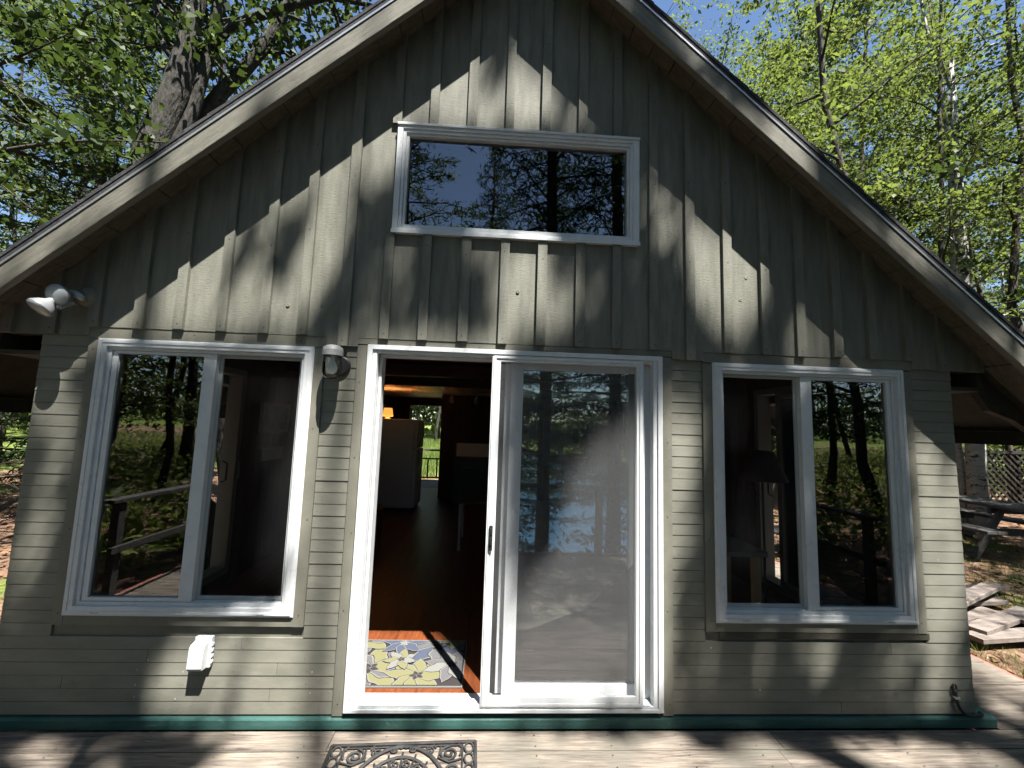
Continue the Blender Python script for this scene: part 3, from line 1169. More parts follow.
LIT, HALF = [], []
o1 = (90, 100, 3.2)
LIT += [zp([(20, 790), (290, 560), (430, 460), (430, 600), (400, 740), (380, 790)], *o1),
        zp([(460, 440), (690, 290), (690, 400), (600, 440), (540, 520), (470, 520)], *o1),
        zp([(440, 640), (560, 560), (660, 600), (700, 740), (440, 740)], *o1),
        zp([(690, 260), (960, 100), (950, 300), (880, 320), (840, 420), (800, 600), (740, 640), (690, 700), (680, 500)], *o1),
        zp([(940, 100), (1000, 70), (970, 250), (940, 310)], *o1)]
HALF += [zp([(440, 520), (560, 520), (560, 640), (440, 640)], *o1), zp([(830, 460), (900, 640), (940, 740), (840, 740)], *o1)]
o2 = (380, 40, 3.2)
LIT += [zp([(40, 280), (180, 160), (270, 120), (310, 80), (300, 200), (280, 290), (60, 290)], *o2),
        zp([(330, 190), (375, 120), (380, 230), (330, 280), (310, 280)], *o2),
        zp([(425, 60), (500, 110), (545, 150), (545, 250), (500, 300), (420, 300), (400, 250), (440, 190)], *o2),
        zp([(605, 180), (650, 200), (710, 300), (620, 310)], *o2)]
HALF += [zp([(870, 440), (940, 480), (930, 560), (870, 620), (850, 700)], *o2), zp([(50, 280), (520, 290), (520, 330), (50, 310)], *o2)]
o4 = (640, 150, 3.2)
LIT += [zp([(160, 205), (218, 235), (218, 580), (170, 540), (145, 330)], *o4),
        zp([(225, 220), (330, 315), (365, 340), (365, 520), (335, 640), (225, 640), (230, 400)], *o4),
        zp([(450, 455), (550, 535), (600, 550), (590, 640), (550, 655), (455, 655)], *o4)]
HALF += [zp([(30, 90), (110, 140), (140, 150), (130, 290), (25, 330)], *o4), zp([(365, 350), (450, 440), (440, 520), (400, 560)], *o4),
         zp([(560, 690), (760, 690), (800, 730), (560, 730)], *o4)]
o3 = (380, 220, 3.2)
LIT += [zp([(280, 60), (365, 60), (360, 180), (300, 160)], *o3),
        zp([(440, 90), (512, 70), (520, 380), (385, 380), (365, 240), (420, 190)], *o3)]
HALF += [zp([(515, 200), (570, 170), (600, 230), (590, 370), (515, 370)], *o3), zp([(640, 200), (700, 180), (700, 330), (640, 330)], *o3),
         zp([(0, 80), (60, 80), (90, 200), (90, 330), (0, 300)], *o3)]
o8 = (0, 330, 2.48)
LIT += [zp([(95, 190), (160, 125), (188, 200), (168, 300), (122, 390), (75, 500), (62, 600), (40, 600), (78, 480), (130, 340), (150, 240)], *o8)]
HALF += [zp([(190, 300), (150, 440), (90, 560), (60, 690), (20, 690), (70, 500), (130, 400)], *o8)]
LIT += [[(306, 395), (350, 365), (352, 400), (345, 720), (300, 720), (300, 520)]]
HALF += [[(316, 345), (350, 345), (350, 400), (318, 400)], [(190, 340), (312, 345), (306, 380), (290, 620), (270, 620), (270, 380)]]
o5 = (0, 600, 2.926)
LIT += [zp([(470, 150), (560, 90), (690, 100), (655, 200), (635, 350), (440, 350), (440, 200)], *o5),
        zp([(745, 110), (880, 80), (985, 10), (985, 380), (700, 380), (715, 250)], *o5)]
HALF += [zp([(640, 60), (760, 20), (860, 20), (850, 70), (640, 100)], *o5)]
o7 = (660, 360, 2.26)
LIT += [zp([(5, 60), (90, 110), (90, 270), (60, 340), (30, 430), (5, 500)], *o7)]
HALF += [zp([(5, 560), (60, 600), (50, 740), (5, 740)], *o7), zp([(5, 440), (90, 330), (90, 420), (5, 560)], *o7)]
o9 = (680, 520, 2.977)
LIT += [zp([(370, 320), (480, 320), (480, 440), (430, 510), (380, 420)], *o9), zp([(225, 345), (300, 335), (262, 460), (212, 490)], *o9),
        zp([(740, 330), (800, 300), (790, 560), (730, 560)], *o9)]
HALF += [zp([(0, 330), (120, 330), (100, 560), (0, 560)], *o9), zp([(560, 340), (700, 330), (700, 560), (560, 560)], *o9), zp([(830, 300), (880, 300), (890, 560), (830, 560)], *o9)]
LIT += [[(905, 400), (918, 425), (937, 445), (941, 560), (930, 690), (922, 640), (913, 480)], [(950, 462), (963, 470), (976, 640), (955, 620), (948, 540)]]
HALF += [[(938, 440), (952, 460), (955, 620), (938, 640)]]
# door, screen, frames
LIT += [[(350, 420), (490, 420), (476, 712), (340, 712)], [(352, 345), (500, 348), (500, 430), (350, 430)],
        [(597, 450), (640, 420), (664, 500), (664, 712), (500, 712), (510, 610), (560, 545), (575, 470)]]
HALF += [[(545, 560), (580, 540), (580, 650), (540, 690)], [(480, 380), (505, 380), (505, 720), (478, 720)], [(495, 600), (530, 580), (520, 712), (490, 712)],
         [(715, 365), (800, 370), (800, 400), (715, 420)], [(735, 470), (800, 470), (800, 610), (735, 560)]]
# deck in front, as pixels on the boards
DECKLIT = [[(690, 752), (1000, 748), (1024, 775), (690, 775)], [(0, 745), (60, 738), (50, 752), (0, 760)],
           [(165, 733), (330, 733), (690, 735), (700, 760), (690, 800), (150, 800), (200, 770), (230, 745)], [(20, 752), (90, 745), (130, 800), (10, 800)],
           [(100, 740), (140, 735), (90, 760)], [(730, 740), (780, 735), (760, 800), (715, 800)], [(830, 745), (930, 740), (960, 800), (850, 800)], [(985, 670), (1010, 690), (1030, 730), (990, 735)]]


def to_wall(poly, deck_=False):
    out = []
    for u, v in poly:
        if deck_:
            p = at_z(u, v, .018)
        else:
            p = at(u, v, -.015)
        out.append((p[0] - SUN[0] * p[1], p[2] - SUN[2] * p[1]))
    return np.array(out)


LITW = [to_wall(p) for p in LIT] + [to_wall(p, True) for p in DECKLIT]
HALFW = [to_wall(p) for p in HALF]


def inside(P, poly):
    x, y = P[:, 0], P[:, 1]
    r = np.zeros(len(P), bool)
    n = len(poly)
    for i in range(n):
        x0, y0 = poly[i]
        x1, y1 = poly[(i + 1) % n]
        c = ((y0 > y) != (y1 > y)) & (x < (x1 - x0) * (y - y0) / (y1 - y0 + 1e-12) + x0)
        r ^= c
    return r


def vnoise(x, y, s=1.0, seed=0):
    return (np.sin(x * 1.7 * s + seed) + np.sin(y * 2.3 * s + 1.3 * seed + x * .9 * s) + np.sin((x + y) * 3.1 * s + 2.1 * seed) + np.sin((x * 1.3 - y * 1.9) * 2.2 * s + seed)) / 4


def shade(P):
    """0 = the sun reaches the facade here, 1 = full leaf shade, nan = no say (outside the facade)"""
    X, Z = P[:, 0], P[:, 1]
    d = np.ones(len(P))
    band = Z > 4.105 - SL * np.abs(X + .145)           # light here lands on the rake boards and the roof, not on the wall
    nl = vnoise(X, Z, 1.3, 2.)
    d[band] = np.where(X[band] < 0, nl[band] > .42, nl[band] > -.12)
    top = Z > 4.30 - SL * np.abs(X + .145)
    d[top] = (nl[top] > .05)
    for p in HALFW:
        d[inside(P, p) & ~band] = .42
    for p in LITW:
        d[inside(P, p) & ~band] = 0.
    out = (np.abs(X) > 3.5) | (Z < -.85) | (Z > 5.6)
    d[out] = np.nan
    return d


def on_facade(C):
    """where the sunlight passing each point meets the facade plane"""
    s = -C[:, 1]
    return np.stack([C[:, 0] + SUN[0] * s, C[:, 2] + SUN[2] * s], 1)


def prune(C):
    """pine foliage keep-mask: gaps in the crowns let the sun through to the lit patches"""
    d = shade(on_facade(C))
    k = np.ones(len(C), bool)
    k[(~np.isnan(d)) & (d < .3)] = False
    half = (~np.isnan(d)) & (d >= .3) & (d < .7)
    k[half] = R.random(half.sum()) < .15
    # a clear sun path to the ground round the cabin too, dappled
    gx_, gy_ = C[:, 0] + SUN[0] * (C[:, 2] / 2.23), C[:, 1] + (C[:, 2] / 2.23)
    return k


# ------------------------------------------------------------------ trees
def leaves(C, size, aspect=.62, flat=.5, rng=R):
    """one folded leaf quad per centre"""
    n = len(C)
    nrm = rng.normal(size=(n, 3))
    nrm[:, 2] = nrm[:, 2] * .6 + flat * 2
    nrm /= np.linalg.norm(nrm, axis=1)[:, None]
    t = rng.normal(size=(n, 3))
    a = np.cross(nrm, t)
    a /= np.linalg.norm(a, axis=1)[:, None]
    b = np.cross(nrm, a)
    s = size * rng.uniform(.5, 1.35, (n, 1))
    up = nrm * s * .12
    V = np.stack([C - a * s / 2, C + b * s * aspect / 2 + up, C + a * s / 2, C - b * s * aspect / 2 + up], 1).reshape(-1, 3)
    F = np.arange(4 * n).reshape(n, 4)
    return V, F


def wobble(p0, p1, n, amp, rng):
    p0, p1 = np.array(p0, float), np.array(p1, float)
    L = np.linalg.norm(p1 - p0)
    out = []
    off = np.zeros(3)
    for i in range(n + 1):
        t = i / n
        if 0 < i:
            off = off + rng.normal(size=3) * amp * L / n
        out.append(p0 + (p1 - p0) * t + off * (1 - .5 * t))
    return out


def make_broadleaf(seed, h, r, base, spread, nlimb, nleaf, size, tiers=1.0):
    """trunk mesh + crown mesh of a broadleaf tree standing at the origin"""
    g = np.random.default_rng(seed)
    t = MB()
    tr = wobble((0, 0, -.3), (g.normal() * .05 * h, g.normal() * .05 * h, h), 9, .10, g)
    t.tube(tr, [r * (1.25 if i == 0 else 1) * (1 - .085 * i) for i in range(10)], 9)
    cl = []
    for i in range(nlimb):
        f = base + (1 - base) * (i + .5) / nlimb
        k = f * 9
        i0 = int(min(k, 8))
        p = tr[i0] + (tr[i0 + 1] - tr[i0]) * (k - i0)
        az = i * 2.4 + g.uniform(-.5, .5)
        prof = math.sin(math.pi * min(1, max(.12, (f - base) / (1 - base) * .8 + .18)))
        L = spread * (.45 + .75 * prof) * g.uniform(.7, 1.15)
        el = g.uniform(.05, .55) if f < .8 else g.uniform(.5, 1.1)
        q = p + L * np.array([math.cos(az) * math.cos(el), math.sin(az) * math.cos(el), math.sin(el)])
        lb = wobble(p, q, 5, .18, g)
        rr = r * .42 * (1.1 - f * .7)
        t.tube(lb, [rr * (1 - .17 * j) for j in range(6)], 6)
        for j in range(2, 6):
            cl.append((lb[j], .30 + .35 * g.random()))
            for s_ in range(2):
                e = lb[j] + g.normal(size=3) * np.array([1, 1, .45]) * L * .27
                tw = wobble(lb[j], e, 3, .15, g)
                t.tube(tw, [rr * .3, rr * .22, rr * .15, rr * .08], 4)
                cl.append((e, .28 + .38 * g.random()))
    n_per = max(4, int(nleaf / len(cl)))
    pts = []
    for c, rad in cl:
        u = g.normal(size=(n_per, 3))
        u /= np.linalg.norm(u, axis=1)[:, None]
        u *= (g.random((n_per, 1)) ** .45) * rad
        u[:, 2] *= .24 * tiers
        u[:, 2] -= .10 * (u[:, 0] ** 2 + u[:, 1] ** 2)
        pts.append(c + u)
    V, F = leaves(np.concatenate(pts), size, .6, .55, g)
    return t, V, F


def pine_points(seed, h, base, spread, whorl, needles):
    g = np.random.default_rng(seed)
    limbs, pts = [], []
    z = base * h
    while z < h * .985:
        f = (z / h - base) / (1 - base)
        nb = g.integers(4, 6)
        a0 = g.uniform(0, 6.28)
        for b in range(nb):
            az = a0 + b * 6.283 / nb + g.uniform(-.3, .3)
            L = spread * (1.02 - f) ** .75 * g.uniform(.65, 1.15) * (.75 + .25 * min(1, f * 6))
            dz = L * (g.uniform(-.22, .05) + .35 * f)
            p, q = np.array([0, 0, z]), np.array([math.cos(az) * L, math.sin(az) * L, z + dz])
            mid = (p + q) / 2 + np.array([0, 0, L * .07])
            lb = [p, mid, q]
            limbs.append((lb, .012 + .018 * L / spread))
            n = int(needles * L / spread) + 3
            tt = g.uniform(.18, 1.04, n)
            side = g.normal(size=n) * .16 * L * (1.2 - tt * .75)
            P = (1 - tt)[:, None] ** 2 * p + (2 * tt * (1 - tt))[:, None] * mid + (tt ** 2)[:, None] * q
            sv = np.array([-math.sin(az), math.cos(az), 0])
            P = P + side[:, None] * sv + g.normal(size=(n, 3)) * np.array([.05, .05, .045])
            P[:, 2] -= np.abs(side) * .22
            pts.append(P)
        z += whorl * g.uniform(.75, 1.25)
    return limbs, np.concatenate(pts)


MESH = {}


def tree_obj(name, label, cat, trunk_me, crown_me, loc, rz, sc, group):
    e = thing(name, label, cat, loc, rz, group)
    e.scale = (sc, sc, sc)
    for nm, me in (('trunk', trunk_me), ('crown', crown_me)):
        o = bpy.data.objects.new(nm, me)
        COL.objects.link(o)
        o.parent = e
    return e


def mb_mesh(mb, name, mat_, smooth=True):
    o = mb.build(name, mat_, None, smooth)
    me = o.data
    bpy.data.objects.remove(o)
    return me


def variant(key, mb, V, F, bark, leafm):
    MESH[key] = (mb_mesh(mb, 'trunk', M[bark]), np_mesh('crown', V, F, M[leafm], parent='mesh'))


variant('beech_a', *make_broadleaf(21, 11.5, .12, .22, 3.0, 26, 10500, .105), 'bark', 'leaf')
variant('beech_b', *make_broadleaf(22, 13.5, .15, .28, 3.3, 28, 11500, .105), 'bark', 'leaf')
variant('pole_a', *make_broadleaf(41, 16.0, .095, .42, 1.9, 14, 4200, .10), 'darkbark', 'leaf')
variant('pole_b', *make_broadleaf(42, 14.0, .07, .35, 1.7, 14, 3800, .10), 'darkbark', 'leaf')
variant('pole_pale', *make_broadleaf(43, 15.0, .075, .45, 1.7, 12, 3500, .10), 'birchbark', 'leaf')
variant('beech_c', *make_broadleaf(23, 9.0, .10, .16, 2.7, 22, 9500, .10), 'bark', 'leaf')
variant('maple_a', *make_broadleaf(24, 12.0, .14, .20, 3.1, 26, 16000, .135), 'darkbark', 'leaf_dark')
variant('maple_b', *make_broadleaf(25, 8.0, .08, .18, 2.6, 20, 12000, .13), 'darkbark', 'leaf_dark')
variant('tall_a', *make_broadleaf(26, 17.0, .13, .55, 2.6, 18, 11000, .15), 'bark', 'leaf')
variant('tall_b', *make_broadleaf(27, 18.0, .16, .50, 2.9, 18, 11000, .15), 'darkbark', 'leaf')
for key, sd_2 in (('hemlock_a', 31), ('hemlock_b', 32)):
    lim, P = pine_points(sd_2, 14., .06, 2.9, .42, 200)
    t = MB()
    t.tube([(0, 0, -.3), (.05, 0, 4), (-.03, .05, 9), (0, 0, 14)], [.17, .14, .08, .015], 9)
    for lb, rr in lim:
        t.tube(lb, [rr, rr * .7, rr * .25], 4)
    V, F = leaves(P, .20, .17, .6)
    variant(key, t, V, F, 'darkbark', 'needle')

# the pines on the lake side, whose crowns shade the facade
pines = [(0.95, -6.0, 17., .13), (4.6, -5.7, 19., .16), (2.9, -7.6, 20., .17), (6.6, -6.8, 18., .15), (-2.4, -7.2, 17., .14), (1.9, -12.5, 17., .12)]
plabel = ['slim dark pine standing straight out from the door towards the lake', 'tall pine at the right front of the deck, its boughs over the cabin', 'pine standing back between two others on the bank',
          'pine furthest to the right in front of the cabin', 'pine to the left in front of the cabin', 'lone pine low on the bank by the water']
pcen = np.array([(p[0], p[1]) for p in pines])
# shade leaves: sampled over the shaded parts of the facade and lifted up along the sunlight into the crowns
n0 = 100000
P0 = np.stack([R.uniform(-3.5, 3.5, n0), R.uniform(-.85, 5.6, n0)], 1)
dsh = shade(P0)
for ox_, oy_ in ((.055, 0), (-.055, 0), (0, .06), (0, -.06)):
    dsh = np.minimum(dsh, np.nan_to_num(shade(P0 + np.array([ox_, oy_])), nan=1.))
nn = vnoise(P0[:, 0], P0[:, 1], 2.2, 5.)
DARKW = [to_wall(p) for p in [[(236, 240), (258, 226), (262, 262), (242, 300), (226, 300), (228, 262)], [(275, 222), (312, 205), (300, 250), (286, 285), (262, 296), (268, 255)],
                              [(352, 196), (388, 178), (388, 330), (345, 330), (350, 280)], [(344, 262), (354, 268), (328, 330), (314, 330)], [(482, 70), (506, 64), (500, 100), (474, 118)]]]
for p in DARKW:
    dsh[inside(P0, p)] = np.maximum(dsh[inside(P0, p)], .62)
keep = R.random(n0) < np.where(dsh > .9, 1., np.where(dsh > .6, .45, np.where(dsh > .3, .16 + .25 * nn, 0.))) * .40
P0 = P0[keep]
ss = 5.2 + 1.1 * vnoise(P0[:, 0] * 1.0, P0[:, 1] * 1.0, 1.6, 9.) + R.normal(size=len(P0)) * .35
C0 = np.stack([P0[:, 0] - SUN[0] * ss, -ss, P0[:, 1] - SUN[2] * ss], 1)
own = np.argmin(((C0[:, None, :2] - pcen[None]) ** 2).sum(2), 1)
for i, (px_, py_, h_, r_) in enumerate(pines):
    lim, P = pine_points(50 + i, h_, .16, 2.7, .46, 240)
    gz = float(ground_z(np.array(px_), np.array(py_)))
    P = P + np.array([px_, py_, gz])
    P = P[prune(P)]
    mine = C0[own == i]
    e = thing('pine_tree', plabel[i], 'tree', (px_, py_, gz), 0, 'pines between the cabin and the lake')
    t = MB()
    h2 = max(h_, (mine[:, 2].max() - gz + .3) if len(mine) else 0)
    t.tube([(px_, py_, gz - .3), (px_ + .06, py_, gz + h2 * .3), (px_ - .04, py_ + .03, gz + h2 * .65), (px_, py_, gz + h2)], [r_ * 1.1, r_ * .9, r_ * .6, .02], 10)
    for lb, rr in lim:
        lb = [np.array(q) + np.array([px_, py_, gz]) for q in lb]
        if prune(np.array([lb[1], lb[2]])).all():
            t.tube(lb, [rr, rr * .7, rr * .25], 4)
    # boughs that carry the shading foliage
    if len(mine):
        for c in mine[R.integers(0, len(mine), 55)]:
            a = np.array([px_, py_, min(c[2] + .15 * np.linalg.norm(c[:2] - (px_, py_)) - .3, gz + h2 - .1)])
            if prune(np.array([a + (c - a) * f for f in (.3, .5, .7, .85, 1.0)])).all():
                t.tube([a, (a + c) / 2 + (0, 0, .08), c], [.03, .02, .006], 4)
    t.build('trunk', M['darkbark'], e, smooth=True)
    Va, Fa = leaves(P, .20, .15, .6)
    Vb, Fb = leaves(mine, .21, .28, .35) if len(mine) else (np.zeros((0, 3)), np.zeros((0, 4), int))
    V = np.concatenate([Va, Vb]) - np.array([px_, py_, gz])
    np_mesh('crown', V, np.concatenate([Fa, Fb + len(Va)]), M['needle'], parent=e)

# the big maple beside the left of the cabin
mpl = thing('maple_tree', 'big rough-barked maple with forked trunk rising behind the left roof edge', 'tree', (-5.05, 3.6, float(ground_z(np.array(-5.05), np.array(3.6)))))
t = MB()


def limb(pxs, Y, rads, n=10):
    t.tube([at(u, v, Y) for u, v in pxs], rads, n)


yb = 3.6
base_ = [np.array([-5.15, yb, -.6]), np.array([-5.05, yb, 1.5])]
t.tube(base_ + [at(150, 150, yb), at(176, 92, yb), at(186, 50, yb), at(196, 0, yb), at(206, -60, yb), at(200, -170, yb)], [.27, .23, .20, .185, .15, .135, .12, .05], 14)
limb([(150, 175), (180, 140), (192, 112), (203, 72), (212, 40), (219, 0), (232, -60), (228, -150)], yb + .15, [.15, .125, .10, .095, .09, .075, .06, .03])
limb([(170, 170), (198, 122), (222, 92), (244, 70), (263, 48), (282, 18), (300, -30), (330, -120)], yb + .5, [.15, .12, .11, .105, .10, .085, .07, .04])
limb([(213, 46), (228, 28), (250, 18), (275, 12), (300, 4), (330, -3), (365, 4), (392, 12)], yb + .1, [.085, .075, .07, .062, .055, .048, .035, .02], 8)
limb([(176, 62), (164, 46), (158, 20), (154, -10), (150, -60)], yb - .05, [.06, .055, .045, .04, .02], 8)
limb([(265, 52), (285, 53), (300, 64)], yb + .55, [.03, .022, .012], 6)
limb([(200, 28), (175, 10), (160, -15)], yb, [.03, .022, .015], 6)
g = np.random.default_rng(77)
ends = []
for (u, v, Y) in [(206, -60, 3.6), (200, -150, 3.6), (232, -60, 3.75), (228, -150, 3.75), (300, -30, 4.1), (330, -110, 4.1), (392, 12, 3.7), (330, -3, 3.7), (154, -10, 3.55), (150, -60, 3.55), (300, 64, 4.15), (275, 12, 3.7), (160, 0, 3.6)]:
    p = at(u, v, Y)
    for k_ in range(7):
        q = p + g.normal(size=3) * np.array([1.1, 1.1, .7]) + np.array([-.2, .3, .2])
        t.tube(wobble(p, q, 4, .12, g), [.022, .018, .013, .009, .004], 5)
        ends += [q, (p + q) / 2]
t.build('trunk', M['bark'], mpl, smooth=True)
pts = []
for q in ends:
    n = 42
    u = g.normal(size=(n, 3))
    u /= np.linalg.norm(u, axis=1)[:, None]
    u *= (g.random((n, 1)) ** .5) * g.uniform(.35, .7)
    u[:, 2] *= .5
    pts.append(q + u)
V, F = leaves(np.concatenate(pts), .125, .7, .5, g)
o = np_mesh('crown', V - np.array(mpl.location), F, M['leaf_dark'], parent=mpl)


# named trees near the cabin
def put(key, name, label, x, y, rz, sc, group=None, cat='tree'):
    a, b = MESH[key]
    return tree_obj(name, label, cat, a, b, (x, y, float(ground_z(np.array(x), np.array(y)))), rz, sc, group)


put('maple_b', 'maple_sapling', 'dark leafy young maple hanging over the left eave', -9.9, .6, .4, 1.0)
put('maple_a', 'maple_tree', 'dense shady maple at the far left edge of the view', -7.7, 2.7, 2.1, .95)
put('hemlock_a', 'hemlock_tree', 'dark hemlock behind the big forked maple', -8.8, 6.5, 1.0, .95)
put('beech_b', 'beech_tree', 'bright green beech filling the sky between maple limbs', -6.6, 8.6, .2, 1.15)
put('beech_a', 'beech_tree', 'light green beech far up the left side of the roof', -10.8, 8.8, 1.7, 1.2)
put('beech_c', 'beech_tree', 'sunlit young beech just above the right roof slope', 6.3, 7.2, .3, 1.1)
put('beech_a', 'beech_tree', 'bright yellow-green beech rising over the right rake', 9.0, 8.8, 1.2, 1.05)
put('beech_b', 'beech_tree', 'tall beech with broad light green sprays at the upper right', 6.6, 11.6, 2.6, 1.15)
put('pole_a', 'maple_tree', 'dark thick trunk seen just right of the roof slope', 7.6, 5.6, .7, 1.1)
put('pole_b', 'maple_tree', 'straight dark trunk between the thick trunk and the pale trunk', 9.05, 5.5, 1.4, 1.0)
put('pole_pale', 'aspen_tree', 'slender pale trunk at the right edge of the woods', 10.3, 6.3, 2.9, 1.05)
put('pole_a', 'maple_tree', 'dark trunk nearest the right edge of the view', 10.6, 5.2, 4.1, 1.0)
put('pole_b', 'maple_tree', 'thin dark trunk low behind the rake at the far right', 13.2, 7.6, 3.3, 1.1)
put('maple_a', 'maple_tree', 'dark green maple deep between the beeches on the right', 9.6, 12.0, .9, 1.1)
put('maple_b', 'maple_sapling', 'dark low maple under the beeches right of the roof', 8.4, 8.2, 2.9, 1.0)
put('hemlock_b', 'hemlock_tree', 'dark hemlock with drooping boughs at the right edge', 20.0, 9.0, 2.0, 1.1)
put('beech_c', 'beech_tree', 'low leafy beech behind the lattice fence', 12.2, 9.6, 4.0, .95)
put('beech_a', 'beech_tree', 'leafy beech beyond the picnic table at far right', 18.0, 13.0, 5.0, 1.1)

fg = np.random.default_rng(5)
spots = []


def far_enough(x, y, dmin):
    return all((x - a) ** 2 + (y - b) ** 2 > dmin * dmin for a, b in spots)


def scatter(n, x0, x1, y0, y1, dmin, keys, name, label, group, avoid=lambda x, y: False, sc=(.85, 1.2)):
    k_, tries = 0, 0
    while k_ < n and tries < 4000:
        tries += 1
        x, y = fg.uniform(x0, x1), fg.uniform(y0, y1)
        if avoid(x, y) or not far_enough(x, y, dmin):
            continue
        spots.append((x, y))
        put(keys[fg.integers(len(keys))], name, label, x, y, fg.uniform(0, 6.28), fg.uniform(*sc), group)
        k_ += 1


put('maple_b', 'maple_sapling', 'bushy young maple out of view, added to shade the picnic tables', 10.6, -.4, .5, .9)  # trees out of view, added to shade the ground round the picnic tables
put('maple_b', 'maple_sapling', 'unseen young maple added to shade the grass right of the deck', 12.0, 1.2, 2.5, 1.0)
put('beech_c', 'beech_tree', 'unseen small beech added to shade the picnic tables from the lake side', 11.0, -1.6, 1.5, .9)
scatter(30, -34, -10, -3, 26, 2.0, ['tall_a', 'pole_a', 'pole_b', 'pole_pale', 'maple_a', 'beech_b'], 'forest_tree', 'tall thin tree in the woods left of the cabin', 'trees in the woods on the left')
scatter(34, 11.5, 36, 4, 28, 2.2, ['tall_a', 'tall_b', 'pole_a', 'pole_b', 'pole_pale', 'beech_a'], 'forest_tree', 'tall leafy tree in the woods right of the cabin', 'trees in the woods on the right',
        avoid=lambda x, y: x < 20 and y < 11)
scatter(16, -13, 5, 32, 46, 2.4, ['tall_a', 'tall_b', 'beech_b', 'beech_a'], 'forest_tree', 'tree at the back of the clearing behind the cabin', 'trees behind the clearing')
scatter(8, 3, 14, 12, 28, 2.4, ['beech_a', 'beech_b', 'tall_a'], 'forest_tree', 'leafy tree behind the right side of the cabin', 'trees behind the cabin', avoid=lambda x, y: x < 4 + (y - 12) * .2)
scatter(7, -18, -8, 13, 28, 2.4, ['beech_a', 'beech_b', 'tall_a'], 'forest_tree', 'leafy tree behind the left side of the cabin', 'trees behind the cabin on the left', avoid=lambda x, y: x > -7 - (y - 12) * .2)
put('beech_a', 'beech_tree', 'light green beech on the bank left of the door, towards the lake', -1.6, -8.6, 2.2, .85)
put('hemlock_a', 'hemlock_tree', 'hemlock with sweeping boughs on the bank right of the door, towards the lake', 3.9, -9.0, 1.1, .85)
put('hemlock_b', 'hemlock_tree', 'hemlock standing on the bank almost straight out from the door', -.3, -9.6, .3, 1.0)
put('beech_b', 'beech_tree', 'tall beech at the water edge to the right of the door', 5.4, -11.0, .8, .9)
put('beech_b', 'beech_tree', 'tall beech behind the roof peak, right of the ridge', 5.0, 15.5, .9, 1.3)
put('beech_a', 'beech_tree', 'beech far back between the pale trunk and the right edge', 13.5, 12.5, 2.2, 1.25)
scatter(34, -24, -6.0, -18, 0, 1.2, ['pole_pale', 'beech_a', 'pole_a', 'beech_c', 'pole_b', 'beech_b'], 'bank_tree', 'tree on the left of the bank above the lake', 'trees on the left bank', avoid=lambda x, y: 1.5 - x < 4.5 + .5 * (-y - 5))
scatter(34, 7.5, 28, -18, 3, 1.2, ['pole_pale', 'beech_a', 'pole_a', 'beech_c', 'pole_b', 'beech_b'], 'bank_tree', 'tree on the right of the bank above the lake', 'trees on the right bank', avoid=lambda x, y: x < 1.55 * (y + 2.5) + 5.0 or x - 1.5 < 4.5 + .5 * (-y - 5))

# far-off wood that closes the view, and the far shore of the lake
def wood_mass(name, label, n, fx, size, mat_, trunks):
    C = fx(n)
    V, F = leaves(C, size, .65, .3)
    o = np_mesh(name, V, F, mat_)
    o['kind'] = 'stuff'
    tag(o, label, 'woods')
    return o


def ring(n):
    a = R.uniform(math.radians(-25), math.radians(205), n)
    rr = R.uniform(38, 62, n)
    x, y = rr * np.cos(a), rr * np.sin(a)
    hgt = 8.5 + 3.5 * np.sin(a * 9) + 2.5 * np.sin(a * 23)
    z = ground_z(x, y) + R.random(n) ** .8 * hgt
    return np.stack([x, y, z], 1)


def shore(n):
    x = R.uniform(-110, 110, n)
    y = -65.5 - R.random(n) ** 1.5 * 22
    hgt = 6.5 + 2.2 * np.sin(x * .31) + 1.6 * np.sin(x * .83 + 1) + (-y - 72) * .08
    z = ground_z(x, y) + R.random(n) * hgt
    return np.stack([x, y, z], 1)


wood_mass('far_woods', 'distant green woods closing the view behind the trees', 60000, ring, .75, M['leaf'], 60)
wood_mass('far_shore_woods', 'dark line of woods along the far lake shore', 30000, shore, .8, M['needle'], 0)

# ------------------------------------------------------------------ birch, lattice, picnic table, boards, grass on the right
bx_, by_ = 10.4, 6.1
bz_ = float(ground_z(np.array(bx_), np.array(by_)))
e = thing('birch_tree', 'white-barked birch trunk standing in front of the lattice fence', 'tree', (bx_, by_, bz_))
t = MB()
t.tube([(bx_ + .02, by_, bz_ - .3), (bx_, by_, bz_ + 1.2), (bx_ + .1, by_, bz_ + 3), (bx_ + .06, by_, bz_ + 6), (bx_ + .2, by_, bz_ + 11)], [.19, .165, .15, .12, .04], 14)
for k_ in range(14):
    z_ = bz_ + 4.2 + k_ * .5
    a = k_ * 2.4
    t.tube([(bx_ + .1, by_, z_), (bx_ + .1 + .8 * math.cos(a), by_ + .8 * math.sin(a), z_ + .5), (bx_ + .1 + 1.5 * math.cos(a), by_ + 1.5 * math.sin(a), z_ + .7)], [.03, .02, .006], 5)
t.build('trunk', M['birchbark'], e, smooth=True)
g = np.random.default_rng(8)
pts = []
for k_ in range(60):
    a, z_ = g.uniform(0, 6.28), g.uniform(4.5, 11.5)
    c = np.array([bx_ + .1, by_, bz_ + z_]) + np.array([math.cos(a), math.sin(a), 0]) * g.uniform(.3, 1.8)
    pts.append(c + g.normal(size=(80, 3)) * np.array([.35, .35, .18]))
V, F = leaves(np.concatenate(pts), .10, .7, .4, g)
np_mesh('crown', V - np.array([bx_, by_, bz_]), F, M['leaf'], parent=e)

